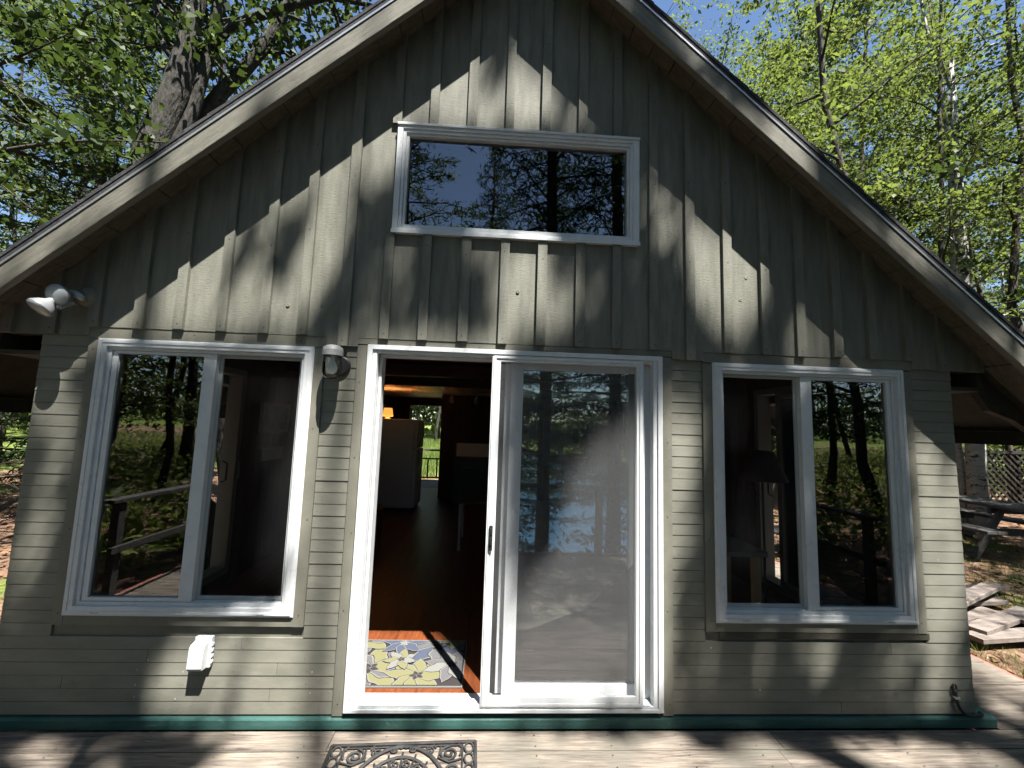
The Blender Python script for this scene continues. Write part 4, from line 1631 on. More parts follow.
fx0, fx1, fy = 9.2, 15.2, 7.4
fz = float(ground_z(np.array(11.), np.array(7.4)))
e = thing('lattice_fence', 'dark wooden lattice fence with a top rail beyond the picnic table', 'fence', (11.5, fy, fz))
q = MB()
zt = 1.42
zb_ = fz + .1
hgt = zt - zb_
sp_ = .17
x = fx0 - hgt
while x < fx1:
    for dir_ in (1, -1):
        a = np.array([x if dir_ > 0 else x + hgt, fy + .012 * dir_, zb_])
        b = np.array([x + hgt if dir_ > 0 else x, fy + .012 * dir_, zt])
        t0, t1 = 0., 1.
        for p, q_ in ((fx0, 1), (fx1, -1)):
            f_ = (p - a[0]) / (b[0] - a[0])
            if (b[0] - a[0]) * q_ > 0:
                t0 = max(t0, f_)
            else:
                t1 = min(t1, f_)
        if t1 - t0 > .02:
            q.plank(a + (b - a) * t0, a + (b - a) * t1, .045, .010, up=(0, 1, 0))
    x += sp_
q.build('lattice', M['lattice'], e)
for lbl, z_ in (('rail', zt + .02), ('rail', zb_ - .03)):
    q = MB()
    q.box(fx0 - .05, fx1 + .05, fy - .03, fy + .03, z_ - .03, z_ + .05)
    q.build('rail', M['lattice'], e, bevel=.004)
for x in (fx0, 11.2, 13.2, fx1):
    q = MB()
    q.box(x - .05, x + .05, fy + .032, fy + .13, fz - .3, zt + .12)
    q.build('post', M['lattice'], e, bevel=.005)


def picnic_table(name, label, loc, rz, sc=1.0):
    e = thing(name, label, 'picnic table', loc, rz)
    e.scale = (sc, sc, sc)

    def part(nm, fn):
        q = MB()
        fn(q)
        o = q.build(nm, M['weathered'], None, bevel=.005)
        o.parent = e
        return o
    part('tabletop', lambda q: [q.box(-.95, .95, -.36 + i * .146, -.36 + i * .146 + .136, .71, .75) for i in range(5)])
    for s in (-1, 1):
        part('bench_seat', lambda q: [q.box(-.95, .95, s * .70 - .14 + i * .145, s * .70 - .14 + i * .145 + .135, .41, .45) for i in range(2)])
    for x in (-.62, .62):
        part('seat_support', lambda q: q.box(x + .045, x + .083, -.82, .82, .32, .41))
        part('top_support', lambda q: q.box(x + .045, x + .083, -.35, .35, .62, .709))
        for s in (-1, 1):
            part('leg', lambda q: q.plank((x, s * .68, 0), (x, s * .22, .70), .09, .038, up=(1, 0, 0)))
    return e


pz = float(ground_z(np.array(8.3), np.array(4.6)))
picnic_table('picnic_table', 'grey weathered picnic table in the shade beyond the stacked boards', (8.5, 4.7, pz), math.radians(88), 1.15)
pz = float(ground_z(np.array(5.1), np.array(3.4)))
picnic_table('picnic_table', 'smaller picnic table close beside the right wall of the cabin', (5.5, 4.0, pz), math.radians(25), .95)

br = random.Random(14)
blab = ['red-brown board lying lowest at the front of the pile', 'wide pinkish board at the bottom of the pile beside the deck', 'board with a dark end jutting towards the grass', 'short plank tilted across the middle of the pile',
        'sunlit flat board in the upper layer of the pile', 'board on top of the pile nearest the cabin', 'long thin plank at the back of the pile', 'topmost crooked plank of the pile', 'plank with a shaded face at the right of the pile']
bspec = [(5.35, 1.62, -.21, 8, 1.5), (4.95, 1.95, -.21, 14, 1.3), (5.75, 2.0, -.21, 2, 1.6), (5.30, 1.80, -.155, 20, 1.2), (5.2, 2.25, -.155, 6, 1.5), (4.95, 2.20, -.10, 16, 1.2), (5.6, 2.55, -.13, 10, 1.8), (5.45, 2.18, -.045, 24, 1.1), (6.0, 1.75, -.155, -6, 1.1)]
for lab, (x, y, z_, a, L) in zip(blab, bspec):
    q = MB()
    a = math.radians(a)
    dx, dy = math.cos(a) * L / 2, math.sin(a) * L / 2
    tz = br.uniform(-.012, .02)
    q.plank((x - dx, y - dy, z_ - tz), (x + dx, y + dy, z_ + tz), br.uniform(.13, .19), .045)
    o = q.build('board', M['lumber'], None, bevel=.004)
    tag(o, lab, 'board', 'boards stacked beside the deck')

g = np.random.default_rng(3)


def grass(name, label, n, x0, x1, y0, y1, hh, keep=None):
    x, y = g.uniform(x0, x1, n), g.uniform(y0, y1, n)
    dn = vnoise(x, y, 1.5, 3.) + g.normal(size=n) * .3 > -.1
    if keep is not None:
        dn &= keep(x, y)
    x, y = x[dn], y[dn]
    n = len(x)
    z_ = ground_z(x, y) - .01
    B = np.stack([x, y, z_], 1)
    a = g.uniform(0, 6.28, n)
    wv = np.stack([np.cos(a), np.sin(a), np.zeros(n)], 1) * (g.uniform(.002, .005, n) * hh / .12)[:, None]
    tip = np.stack([g.normal(size=n) * .4, g.normal(size=n) * .4, np.ones(n)], 1) * (g.uniform(.4, 1.1, n) * hh)[:, None]
    V = np.stack([B - wv, B + wv, B + wv * .5 + tip * .6, B + tip + wv * .1], 1).reshape(-1, 3)
    o = np_mesh(name, V, np.arange(4 * n).reshape(n, 4), M['fern'])
    o['kind'] = 'stuff'
    tag(o, label, 'grass')
    return o


grass('grass', 'thin grass growing between the deck edge and the stacked boards', 26000, 3.78, 9.5, -2.5, 6, .12)
grass('meadow', 'tall sunlit grass in the clearing behind the cabin', 40000, -9, 3, 12.2, 34, .5)
# low green undergrowth on the banks either side of the clearing to the lake
n = 150000
x, y = g.uniform(-32, 34, n), g.uniform(-26, -.5, n)
ok = (np.abs(x - 1.5) > 6.0 + .5 * np.clip(-y - 5, 0, 99)) & (vnoise(x, y, .9, 4.) + g.normal(size=n) * .25 > -.45) & ((x < 0) | (x > 1.7 * (y + 2.5) + 4))
x, y = x[ok], y[ok]
hh_ = np.full(len(x), .75)
xb_, yb_ = g.uniform(-6, 9, 7000), g.uniform(-8.2, -3.6, 7000)
ok = vnoise(xb_, yb_, 1.3, 2.) + g.normal(size=7000) * .2 > .0
x, y = np.concatenate([x, xb_[ok]]), np.concatenate([y, yb_[ok]])
hh_ = np.full(len(x), .75)
xs_, ys_ = g.uniform(9.5, 24, 26000), g.uniform(8.2, 17, 26000)
ok = vnoise(xs_, ys_, .9, 1.) + g.normal(size=len(xs_)) * .25 > -.1
x, y = np.concatenate([x, xs_[ok]]), np.concatenate([y, ys_[ok]])
hh_ = np.concatenate([hh_, np.full(ok.sum(), 2.6)])
C = np.stack([x, y, ground_z(x, y) + g.random(len(x)) ** 1.3 * hh_], 1)
V, F = leaves(C, .17, .5, .6, g)
o = np_mesh('undergrowth', V, F, M['leaf'])
o['kind'] = 'stuff'
tag(o, 'low green undergrowth on the wooded banks beside the lake', 'undergrowth')
# fallen twigs and needles litter on the ground
n = 16000
x, y = g.uniform(-14, 12, n), g.uniform(-4, 10, n)
ok = (x < -3.0) | (x > 3.8)
x, y = x[ok], y[ok]
C = np.stack([x, y, ground_z(x, y) + .012], 1)
V, F = leaves(C, .09, .5, 1.5, g)
M['litter'] = leaf_mat('fallen leaf', (.10, .05, .025), (.30, .18, .10), (.2, .1, .05), .1)
o = np_mesh('leaf_litter', V, F, M['litter'])
o['kind'] = 'stuff'
tag(o, 'brown fallen leaves scattered over the forest floor', 'leaf litter')

# deck railing on the lake side
e = thing('deck_railing', 'plain wooden railing at the lake edge of the deck', 'railing', (0, -3.05, .02))
for x in (-3.4, -1.25, 1.35, 3.5):
    q = MB()
    q.box(x - .045, x + .045, -3.095, -3.005, .022, .90)
    q.build('post', M['weathered'], e, bevel=.004)
q = MB()
q.box(-3.5, 3.6, -3.12, -2.98, .902, .94)
q.build('rail', M['weathered'], e, bevel=.004)

for xr, lb_ in ((-3.46, 'left'), (3.60, 'right')):
    e = thing('deck_railing', 'plain wooden railing along the %s end of the deck' % lb_, 'railing', (xr, -2.2, .02))
    for y in (-2.6, -1.5):
        q = MB()
        q.box(xr - .035, xr + .035, y - .035, y + .035, .022, .90)
        q.build('post', M['weathered'], e, bevel=.004)
    for z_, wz, wx in ((.902, .035, .055), (.47, .06, .016)):
        q = MB()
        q.box(xr - wx if wx > .05 else xr + .046, xr + wx if wx > .05 else xr + .075, -2.95, -1.38, z_, z_ + wz)
        q.build('rail', M['weathered'], e, bevel=.004)

# grill under a cover, left of the cabin
M['cover'] = paint('dark grill cover', (.008, .012, .011), (.02, .026, .024), 3., (1, 1, 1), .55, 1., 7., dist=.08)
gp = np.array([-3.75, 2.3, float(ground_z(np.array(-3.75), np.array(2.3)))])
q = MB()
sec = []
for z_, rx, ry in ((0, .62, .36), (.2, .60, .34), (.5, .57, .32), (.85, .58, .33), (1.0, .55, .31), (1.12, .44, .25), (1.18, .26, .15), (1.2, .05, .03)):
    sec.append([(gp[0] + rx * math.copysign(abs(math.cos(k * .2618)) ** .6, math.cos(k * .2618)) + .02 * math.sin(k * 3 + z_ * 5), gp[1] + ry * math.copysign(abs(math.sin(k * .2618)) ** .6, math.sin(k * .2618)) + .02 * math.sin(k * 5 + z_ * 4), gp[2] + z_) for k in range(24)])
vs = [p for s_ in sec for p in s_]
fs = [(i * 24 + k, i * 24 + (k + 1) % 24, (i + 1) * 24 + (k + 1) % 24, (i + 1) * 24 + k) for i in range(len(sec) - 1) for k in range(24)]
fs.append(tuple((len(sec) - 1) * 24 + k for k in range(24)))
q.add(vs, fs)
tag(q.build('covered_grill', M['cover'], None, smooth=True), 'dark wrinkled cover over a grill left of the cabin', 'grill')

# ------------------------------------------------------------------ fixtures on the facade
M['lamp_glass'] = plain('frosted flood lens', (.30, .32, .33), .10, 0., .8)
M['lamp_shell'] = plain('grey flood shell', (.34, .35, .36), .3, .2)
fl0 = at(91, 297, -.03)
e = thing('floodlight', 'twin-head floodlight on the gable wall under the left eave', 'floodlight', tuple(fl0))
q = MB()
q.lathe([(.0, .0), (.062, .0), (.062, -.018), (.05, -.034), (.028, -.05), (.0, -.052)], fl0, (0, 1, 0), 24)
q.build('base', M['board'], e, smooth=False)
h1, h2 = at(57, 295, -.17), at(40, 308, -.21)
j = fl0 + np.array([0, -.05, 0])
q = MB()
q.tube([j, j + np.array([-.03, -.03, 0]), h1 + np.array([.085, .06, 0])], .016, 10)
q.tube([h1 + np.array([.03, .07, -.02]), h1 + np.array([-.02, .05, -.05]), h2 + np.array([.05, .05, .02])], .013, 10)
q.build('arm', M['lamp_shell'], e, smooth=True)
for c, ax in ((h1, (-.02, -.96, -.28)), (h2, (-.30, -.50, -.81))):
    ax = np.array(ax)
    ax = ax / np.linalg.norm(ax)
    q = MB()
    q.lathe([(.014, -.075), (.018, -.066), (.022, -.055), (.042, -.035), (.058, -.012), (.062, .0)], c, ax, 24)
    lp = q.build('lamp_head', M['lamp_shell'], e, smooth=True)
    q = MB()
    q.lathe([(.0605, .0005), (.058, .008), (.045, .016), (.025, .021), (.0, .023)], c, ax, 24)
    q.build('lens', M['lamp_glass'], lp, smooth=True)

wl0 = at(341, 366, -.014)
e = thing('wall_lamp', 'jar wall lamp with clear glass and bare bulb beside the door', 'wall lamp', tuple(wl0))
q = MB()
q.lathe([(.0, .0), (.058, .0), (.058, -.01), (.05, -.018), (.0, -.019)], wl0, (0, 1, 0), 28)
q.build('base', M['black'], e)
jc = at(333, 352, -.115)
q = MB()
q.tube([wl0 + np.array([0, -.015, .01]), wl0 + np.array([-.005, -.06, .035]), jc + np.array([0, .02, .02])], .011, 10)
q.build('arm', M['lamp_shell'], e, smooth=True)
q = MB()
q.lathe([(.0, .040), (.030, .038), (.052, .026), (.056, .010), (.056, -.022), (.054, -.024), (.054, .0), (.0, .0)], jc, (0, 0, 1), 28)
q.build('cap', paint('galvanised cap', (.14, .145, .15), (.24, .245, .25), 12., rough=.45, bump=.1, metallic=.3), e, smooth=False)
q = MB()
q.lathe([(.050, -.0245), (.052, -.05), (.052, -.105), (.047, -.135), (.03, -.152), (.0, -.156)], jc, (0, 0, 1), 28)
q.build('jar', M['jar'], e, smooth=True)
q = MB()
q.lathe([(.012, -.02), (.013, -.045), (.018, -.058), (.028, -.078), (.031, -.095), (.026, -.114), (.013, -.126), (.0, -.128)], jc, (0, 0, 1), 24)
q.build('bulb', plain('clear bulb', (.75, .76, .76), .1, 0., .8), e, smooth=True)

ob = at(202, 651, -.01)
e = thing('outlet_cover', 'white weatherproof outlet box low on the siding under the left window', 'outlet', tuple(ob))
q = MB()
X, Z = ob[0] + .012, ob[2]
q.box(X - .038, X + .052, -.040, -.012, Z - .072, Z + .086)
q.build('base', M['white'], e, bevel=.004)
q = MB()
q.prism_x([(-.041, Z - .070), (-.082, Z - .066), (-.092, Z - .05), (-.085, Z + .045), (-.072, Z + .062), (-.041, Z + .068)], X - .036, X + .040)
q.prism_x([(-.0845, Z - .02), (-.0925, Z - .045), (-.0905, Z + .040), (-.083, Z + .04)], X - .028, X + .030)
q.build('cover', M['white'], e, bevel=.004)
q = MB()
for zz in (-.05, -.02, .01, .04):
    q.box(X + .053, X + .058, -.036, -.020, Z + zz, Z + zz + .014)
for xx in (-.02, .0, .02):
    q.tube([(X + xx + .004, -.060, Z + .070), (X + xx + .004, -.042, Z + .078)], .006, 8)
q.build('hinge', M['white'], e)

p1, p2, p3, p4, p5 = at(955, 692, -.022), at(957, 701, -.028), at(961, 710, -.03), at(969, 716, -.03), at(982, 716, -.03)
e = thing('cable', 'short black cable end hanging at the lower right corner of the siding', 'cable', tuple(p4))
q = MB()
ctl = [p1 + (0, 0, .01), p2, p3, p4 + (0, 0, .004), p5 + (0, 0, .006), p5 + (.02, .03, .004)]
cur = []
for i in range(len(ctl) - 1):
    for k_ in range(5):
        t_ = k_ / 5
        a, b, c, d_ = ctl[max(i - 1, 0)], ctl[i], ctl[i + 1], ctl[min(i + 2, len(ctl) - 1)]
        cur.append(.5 * ((2 * b) + (-a + c) * t_ + (2 * a - 5 * b + 4 * c - d_) * t_ ** 2 + (-a + 3 * b - 3 * c + d_) * t_ ** 3))
q.tube(cur, .0085, 8)
q.build('cord', M['black'], e, smooth=True)
q = MB()
cc = p1 + np.array([-.002, 0, .02])
q.tube([cc + np.array([.012 * math.cos(a), 0, .026 * math.sin(a)]) for a in np.linspace(0, 6.2, 16)], .005, 6)
q.build('loop', M['black'], e, smooth=True)
q = MB()
q.box(p2[0] - .014, p2[0] + .014, -.036, -.0135, p2[2] + .012, p2[2] + .024)
q.build('clip', M['gray_vinyl'], e)

# small patches where paint has chipped off the siding and the base board
ch = MB()
cr_ = random.Random(4)
for (u, v) in [(148, 660), (137, 670), (135, 685), (134, 697), (183, 672), (175, 699), (760, 690), (711, 648), (846, 560), (938, 560), (312, 672), (310, 693)]:
    p = at(u, v, -.0152)
    s_ = cr_.uniform(.003, .006)
    ch.add([(p[0] - s_ * .5, -.0152, p[2] - s_), (p[0] + s_ * .6, -.0152, p[2] - s_ * .7), (p[0] + s_ * .4, -.0150, p[2] + s_ * 1.2), (p[0] - s_ * .4, -.0151, p[2] + s_)], [(0, 1, 2, 3)])
ch.build('paint_chips', M['white'], cabin, fix=False)

# ------------------------------------------------------------------ doormat
a_, b_ = at_z(331, 746.5, .018), at_z(477, 741.5, .018)
mw = np.linalg.norm((b_ - a_)[:2])
ang = math.atan2(b_[1] - a_[1], b_[0] - a_[0])
e = thing('doormat', 'black openwork rubber doormat of scrolls and fan arches on the deck', 'doormat', (a_[0], a_[1], .021), ang)
H = .46


def mat_part(name, q):
    o = q.build(name, M['rubber'], None, smooth=True)
    o.parent = e
    o.scale = (1, 1, .75)
    return o


def closed_rect(q, x0, x1, y0, y1, r):
    q.tube([(x0, y0, .008), (x1, y0, .008)], r, 8)
    q.tube([(x0, y1, .008), (x1, y1, .008)], r, 8)
    q.tube([(x0, y0, .008), (x0, y1, .008)], r, 8)
    q.tube([(x1, y0, .008), (x1, y1, .008)], r, 8)


q = MB()
closed_rect(q, .01, mw - .01, -H + .01, -.01, .009)
closed_rect(q, .075, mw - .075, -H + .05, -.032, .0045)
mat_part('border', q)
q = MB()
cx = mw / 2


def spiral(x, y, r, turns, a0, sgn=1, th=.0065):
    n_ = int(turns * 18)
    q.tube([(x + r * (1 - .82 * i / n_) * math.cos(a0 + sgn * turns * 6.283 * i / n_), y + r * (1 - .82 * i / n_) * math.sin(a0 + sgn * turns * 6.283 * i / n_), .008) for i in range(n_ + 1)], th, 7)


def arc(x, y, rx, ry, a0, a1, th=.007, n_=26):
    q.tube([(x + rx * math.cos(a0 + (a1 - a0) * i / n_), y + ry * math.sin(a0 + (a1 - a0) * i / n_), .008) for i in range(n_ + 1)], th, 7)


for rx, ry, th in ((.255, .40, .010), (.205, .33, .008), (.15, .25, .007), (.095, .16, .007)):
    arc(cx, -H + .03, rx, ry, .02, 3.12, th)
for k_ in range(9):
    a = .35 + k_ * (2.44 / 8)
    q.tube([(cx + .06 * math.cos(a), -H + .03 + .10 * math.sin(a), .008), (cx + .225 * math.cos(a), -H + .03 + .36 * math.sin(a), .008)], .005, 6)
    if k_ < 8:
        a += 1.22 / 8
        spiral(cx + .18 * math.cos(a), -H + .03 + .29 * math.sin(a), .026, 1.5, a, 1, .0045)
for s in (-1, 1):
    X_ = lambda d_: cx + s * d_
    spiral(X_(.235), -.085, .048, 1.9, 1.5, s)
    spiral(X_(.255), -.19, .04, 1.8, -1.0, -s)
    spiral(X_(.27), -.30, .042, 1.8, 1.2, s)
    spiral(X_(.26), -.39, .036, 1.8, -1.0, -s)
    spiral(X_(.13), -.062, .028, 1.6, 2.2, -s, .005)
    spiral(X_(.05), -.052, .02, 1.5, 1.2, s, .005)
    for k_ in range(6):
        arc(X_(mw / 2 - .042), -.05 - k_ * .07, .022, .034, 0, 6.283, .005, 16)
    q.tube([(X_(.19), -.035, .008), (X_(.18), -.11, .008), (X_(.235), -.14, .008), (X_(.30), -.12, .008)], .005, 6)
    q.tube([(X_(.30), -.035, .008), (X_(.29), -.10, .008)], .005, 6)
    for x_ in (.0, .15, .28):
        q.tube([(X_(x_), -.02, .008), (X_(x_ + .015), -.045, .008)], .005, 6)
mat_part('scrollwork', q)

# ------------------------------------------------------------------ inside the cabin
FZ = .1215
rg = thing('rug', 'floral rug in yellow, grey and blue just inside the open door', 'rug', (-.68, .5, FZ))
RX0, RX1, RY0, RY1 = -1.08, -.265, .175, .70
cols = [plain('rug brown', (.03, .026, .026), .95, spec=.1), plain('rug yellow', (.13, .125, .065), .95, spec=.1), plain('rug grey', (.085, .085, .09), .95, spec=.1), plain('rug blue', (.05, .06, .09), .95, spec=.1),
        plain('rug pale', (.14, .14, .132), .95, spec=.1)]
q = MB()
q.box(RX0, RX1, RY0, RY1, FZ, FZ + .007, 0)
lay = [0]
rr_ = random.Random(2)


def clip_poly(P):
    for ax, lim, sg_ in ((0, RX0 + .008, 1), (0, RX1 - .008, -1), (1, RY0 + .008, 1), (1, RY1 - .008, -1)):
        out = []
        for i in range(len(P)):
            a, b = P[i], P[(i + 1) % len(P)]
            ia, ib = (a[ax] - lim) * sg_ >= 0, (b[ax] - lim) * sg_ >= 0
            if ia:
                out.append(a)
            if ia != ib:
                t_ = (lim - a[ax]) / (b[ax] - a[ax])
                out.append((a[0] + (b[0] - a[0]) * t_, a[1] + (b[1] - a[1]) * t_))
        P = out
        if len(P) < 3:
            return []
    return P


def petal(x, y, a, L, wd, ci):
    def shape(L, wd, o):
        n_ = 9
        up = [(L * i / n_, wd * math.sin(math.pi * (i / n_) ** .75) * (1 + .12 * math.sin(i * 2.1))) for i in range(n_ + 1)]
        dn = [(px_, -py_) for px_, py_ in reversed(up[1:-1])]
        return [(x + (px_ - o) * math.cos(a) - py_ * math.sin(a), y + (px_ - o) * math.sin(a) + py_ * math.cos(a)) for px_, py_ in up + dn]
    for (l_, w_, o, c) in ((L * 1.02, wd * 1.10, 0, 0), (L, wd * 1.0, 0, 4), (L * .93, wd * .86, -L * .03, ci)):
        P = clip_poly(shape(l_, w_, o))
        if P:
            lay[0] += 1
            z_ = FZ + .0072 + lay[0] * .000025
            q.add([(a_, b_, z_) for a_, b_ in P], [tuple(range(len(P)))], c)


def flower(x, y, r, n_, ci, a0=0., ci2=None):
    for k_ in range(n_):
        petal(x, y, a0 + k_ * 6.283 / n_ + rr_.uniform(-.12, .12), r * rr_.uniform(.85, 1.15), r * .27, ci2 if ci2 and k_ % 2 else ci)
    for k_ in range(5):
        petal(x, y, a0 + k_ * 1.257, r * .25, r * .08, 0 if ci != 3 else 4)


for (x, y, r, n_, c, c2) in [(-.86, .36, .26, 10, 2, 1), (-.45, .62, .24, 8, 2, 3), (-.55, .28, .20, 8, 1, None), (-.98, .70, .22, 8, 1, 2), (-.34, .40, .18, 8, 4, 2), (-.70, .66, .16, 7, 3, None), (-.32, .74, .15, 7, 1, None), (-1.06, .5, .14, 7, 3, None), (-.68, .45, .12, 7, 4, 1)]:
    flower(x, y, r, n_, c, rr_.uniform(0, 1), c2)
q.build('pile', cols, rg, fix=False)
q = MB()
for (a, b, c, d_) in ((RX0 - .006, RX1 + .006, RY0 - .008, RY0 - .001), (RX0 - .006, RX1 + .006, RY1 + .001, RY1 + .008), (RX0 - .008, RX0 - .001, RY0, RY1), (RX1 + .001, RX1 + .008, RY0, RY1)):
    q.box(a, b, c, d_, FZ, FZ + .009)
q.build('binding', cols[4], rg)

M['fridge'] = plain('white enamel', (.78, .79, .82), .3)
e = thing('refrigerator', 'white refrigerator inside the cabin seen through the open door', 'refrigerator', (-1.85, 5.55, FZ))
q = MB()
q.box(-2.22, -1.53, 5.2, 5.9, FZ + .05, 1.76)
q.build('body', M['fridge'], e, bevel=.01)
for z0, z1 in ((FZ + .06, 1.22), (1.235, 1.755)):
    q = MB()
    q.box(-1.527, -1.465, 5.2, 5.9, z0, z1)
    o = q.build('door', M['fridge'], e, bevel=.012)
    q = MB()
    zz = (z1 - .3, z1 - .04) if z0 < 1 else (z0 + .04, z0 + .26)
    q.tube([(-1.465, 5.27, zz[0]), (-1.43, 5.27, zz[0] + .02), (-1.43, 5.27, zz[1] - .02), (-1.465, 5.27, zz[1])], .010, 8)
    q.build('handle', M['gray_vinyl'], o, smooth=True)
q = MB()
q.box(-2.20, -1.50, 5.25, 5.85, FZ, FZ + .049)
q.build('plinth', M['black'], e)
lx, ly = -2.08, 5.42
e = thing('table_lamp', 'small lamp with a glowing orange shade on top of the refrigerator', 'lamp', (lx, ly, 1.762))
q = MB()
q.lathe([(.0, .0), (.06, .0), (.05, .015), (.015, .03), (.012, .07), (.0, .075)], (lx, ly, 1.762), (0, 0, 1), 16)
q.build('base', M['black'], e)
q = MB()
q.lathe([(.10, .045), (.075, .20), (.073, .20), (.098, .045)], (lx, ly, 1.762), (0, 0, 1), 24)
q.build('shade', plain('lit orange shade', (.8, .35, .08), .8, emit=(1., .33, .06), estr=.36), e, smooth=True)
ld = bpy.data.lights.new('lamp_bulb', 'POINT')
ld.energy = 4.0
ld.color = (1.0, .55, .22)
ld.shadow_soft_size = .03
lo = bpy.data.objects.new('lamp_bulb', ld)
COL.objects.link(lo)
lo.parent = e
lo.location = (0, 0, .13)


def chair(loc, rz):
    e = thing('chair', 'dark wooden chair with a slatted back standing by the refrigerator', 'chair', loc, rz)

    def part(nm, fn):
        q = MB()
        fn(q)
        o = q.build(nm, M['beam'], None, bevel=.004)
        o.parent = e
    part('seat', lambda q: q.box(-.21, .21, -.20, .20, .43, .46))
    for x in (-.19, .19):
        part('leg', lambda q: q.box(x - .018, x + .018, .16, .196, 0, .429))
        part('leg', lambda q: q.plank((x, -.18, 0), (x, -.24, .98), .036, .036, up=(1, 0, 0)))
    part('backrest', lambda q: [q.box(-.17, .17, -.246 - .004 * k_, -.224 - .004 * k_, .60 + .13 * k_, .68 + .13 * k_) for k_ in range(3)])
    return e


chair((-1.72, 3.15, FZ), math.radians(-75))
e = thing('side_table', 'low dark table with slim legs at the right of the doorway view', 'table', (-.12, 3.25, FZ))
q = MB()
q.box(-.52, .40, 2.88, 3.60, .70, .735)
q.build('tabletop', M['panel'], e, bevel=.004)
for x in (-.49, .37):
    for y in (2.91, 3.57):
        q = MB()
        q.box(x - .016, x + .016, y - .016, y + .016, FZ, .699)
        q.build('leg', plain('pale table leg', (.30, .28, .25), .5), e)
e = thing('cooking_range', 'dark range with a pale back panel against the far wood wall', 'stove', (-.45, 6.2, FZ))
q = MB()
q.box(-.85, -.12, 5.9, 6.55, FZ, 1.02)
q.build('body', M['black'], e, bevel=.01)
q = MB()
q.box(-.85, -.12, 6.50, 6.56, 1.022, 1.30)
q.build('back_panel', M['fridge'], e, bevel=.006)
q = MB()
q.tube([(-.75, 5.9, .86), (-.75, 5.86, .86), (-.22, 5.86, .86), (-.22, 5.9, .86)], .012, 8)
q.build('handle', M['metal'], e)
e = thing('track_light', 'black track light with two spot heads above the range', 'track light', (-.6, 6.0, 2.3))
q = MB()
q.box(-1.15, -.05, 5.98, 6.02, 2.305, 2.328)
q.build('track', M['gray_vinyl'], e)
for x in (-.95, -.45):
    q = MB()
    q.lathe([(.0, .0), (.03, .0), (.05, .12), (.045, .12), (.0, .06)], (x, 5.98, 2.25), (0, -.5, -.85), 16)
    q.tube([(x, 6.0, 2.305), (x, 5.99, 2.22)], .008, 6)
    q.build('spot_head', M['gray_vinyl'], e, smooth=True)

# floor lamp, stand and basin behind the right window
lx, ly = 2.30, 1.15
e = thing('floor_lamp', 'tall floor lamp with a dark cone shade behind the right window', 'floor lamp', (lx, ly, FZ))
q = MB()
q.lathe([(.0, .0), (.13, .0), (.12, .02), (.02, .035), (.012, .05), (.012, 1.25), (.0, 1.26)], (lx, ly, FZ), (0, 0, 1), 16)
q.build('pole', M['black'], e)
q = MB()
q.lathe([(.20, 1.17), (.09, 1.43), (.087, 1.43), (.197, 1.17)], (lx, ly, FZ), (0, 0, 1), 28)
q.build('shade', paint('dark lamp shade', (.045, .025, .028), (.07, .04, .04), 8., bump=.1), e, smooth=True)
M['blond'] = paint('blond wood', (.42, .27, .13), (.54, .37, .20), 6., (8, 8, 1), .5, .1)
e = thing('stand', 'blond wood stand with a grey top just inside the right window', 'stand', (1.72, .75, FZ))
q = MB()
q.box(1.45, 1.93, .55, 1.05, .80, .835)
q.build('top', M['door_gray'], e, bevel=.004)
for x in (1.49, 1.86):
    for y in (.60, .99):
        q = MB()
        q.box(x - .025, x + .025, y - .025, y + .025, FZ, .799)
        q.build('leg', M['blond'], e)
e = thing('bin', 'red tub standing low behind the right window', 'tub', (1.75, .33, FZ))
q = MB()
q.lathe([(.0, .0), (.11, .0), (.14, .35), (.145, .375), (.152, .375), (.152, .39), (.134, .39), (.105, .02), (.0, .02)], (1.62, .33, FZ), (0, 0, 1), 28)
q.build('tub', plain('red plastic', (.45, .03, .03), .4), e, smooth=True)
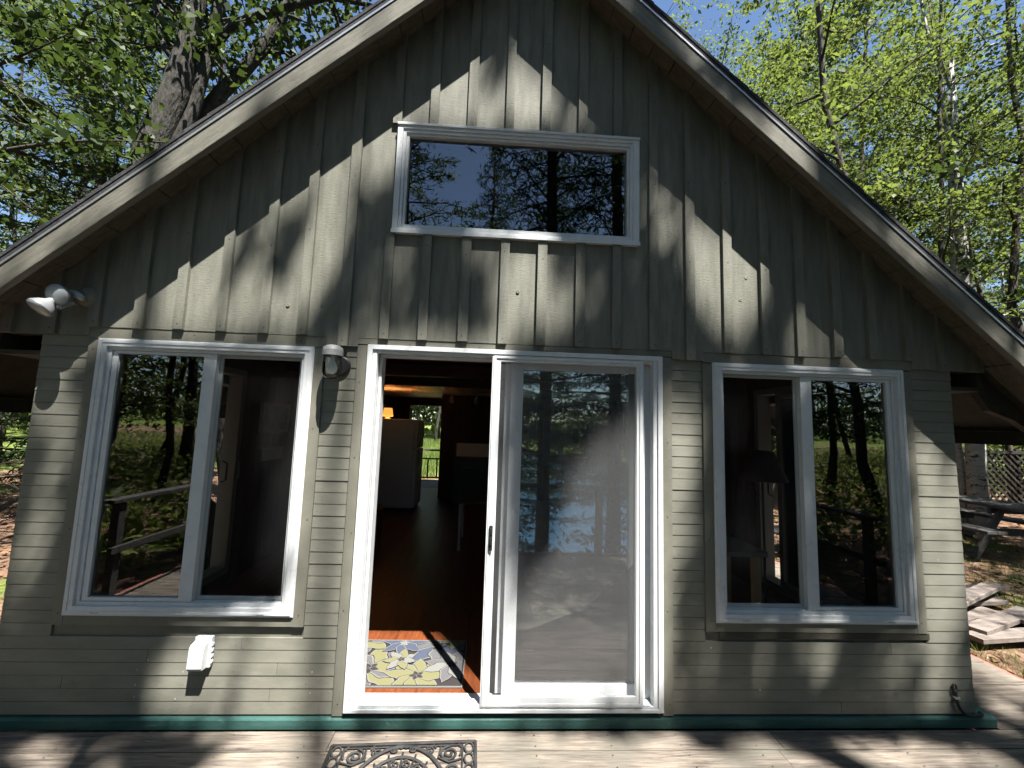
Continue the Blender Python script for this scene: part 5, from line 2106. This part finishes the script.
# picture and plaque on the panelled left wall, seen through the left window
def on_left_wall(u, v):
    d_ = ray(u, v)
    return CAM + (-2.609 - CAM[0]) / d_[0] * d_


pa_, pb_ = on_left_wall(261, 402), on_left_wall(286, 432)
e = thing('picture', 'small framed picture on the dark wall behind the left window', 'picture', tuple((pa_ + pb_) / 2))
q = MB()
y0, y1, z0, z1 = pa_[1], pb_[1], pb_[2], pa_[2]
for (a, b, c, d_) in ((y0, y1, z0, z0 + .035), (y0, y1, z1 - .035, z1), (y0, y0 + .05, z0 + .035, z1 - .035), (y1 - .05, y1, z0 + .035, z1 - .035)):
    q.box(-2.608, -2.585, a, b, c, d_)
q.build('frame', M['gray_vinyl'], e)
q = MB()
q.box(-2.608, -2.60, y0 + .05, y1 - .05, z0 + .035, z1 - .035)
q.build('print', paint('faded print', (.10, .10, .11), (.25, .25, .26), 7., bump=0), e)
pa_, pb_ = on_left_wall(262, 448), on_left_wall(281, 458)
q = MB()
q.box(-2.608, -2.595, pa_[1], pb_[1], pb_[2], pa_[2])
tag(q.build('wall_plaque', M['gray_vinyl'], None), 'pale plaque on the dark wall below the small picture', 'plaque')

# ------------------------------------------------------------------ back porch
q = MB()
yy = 8.16
while yy < 9.95:
    q.box(-4.2, 1.2, yy + .003, yy + .139, .02, .06)
    yy += .142
q.box(-4.1, 1.1, 8.2, 9.9, -.4, -.02)
struct(q.build('porch_floor', M['deck']))
e = thing('porch_railing', 'dark railing with balusters across the back porch seen through the house', 'railing', (-1.8, 9.85, .06))
for z0, z1 in ((.90, .95), (.66, .70), (.12, .16)):
    q = MB()
    q.box(-4.1, 1.1, 9.82, 9.88, z0, z1)
    q.build('rail', M['darkbark'], e)
x = -4.0
k_ = 0
while x < 1.1:
    q = MB()
    q.box(x - .02, x + .02, 9.835, 9.865, .161, .659)
    q.build('baluster', M['darkbark'], e)
    x += .26
for x in (-4.1, -2.6, -.3, 1.1):
    q = MB()
    q.box(x - .05, x + .05, 9.89, 9.98, -.3, 1.0)
    q.build('post', M['darkbark'], e)
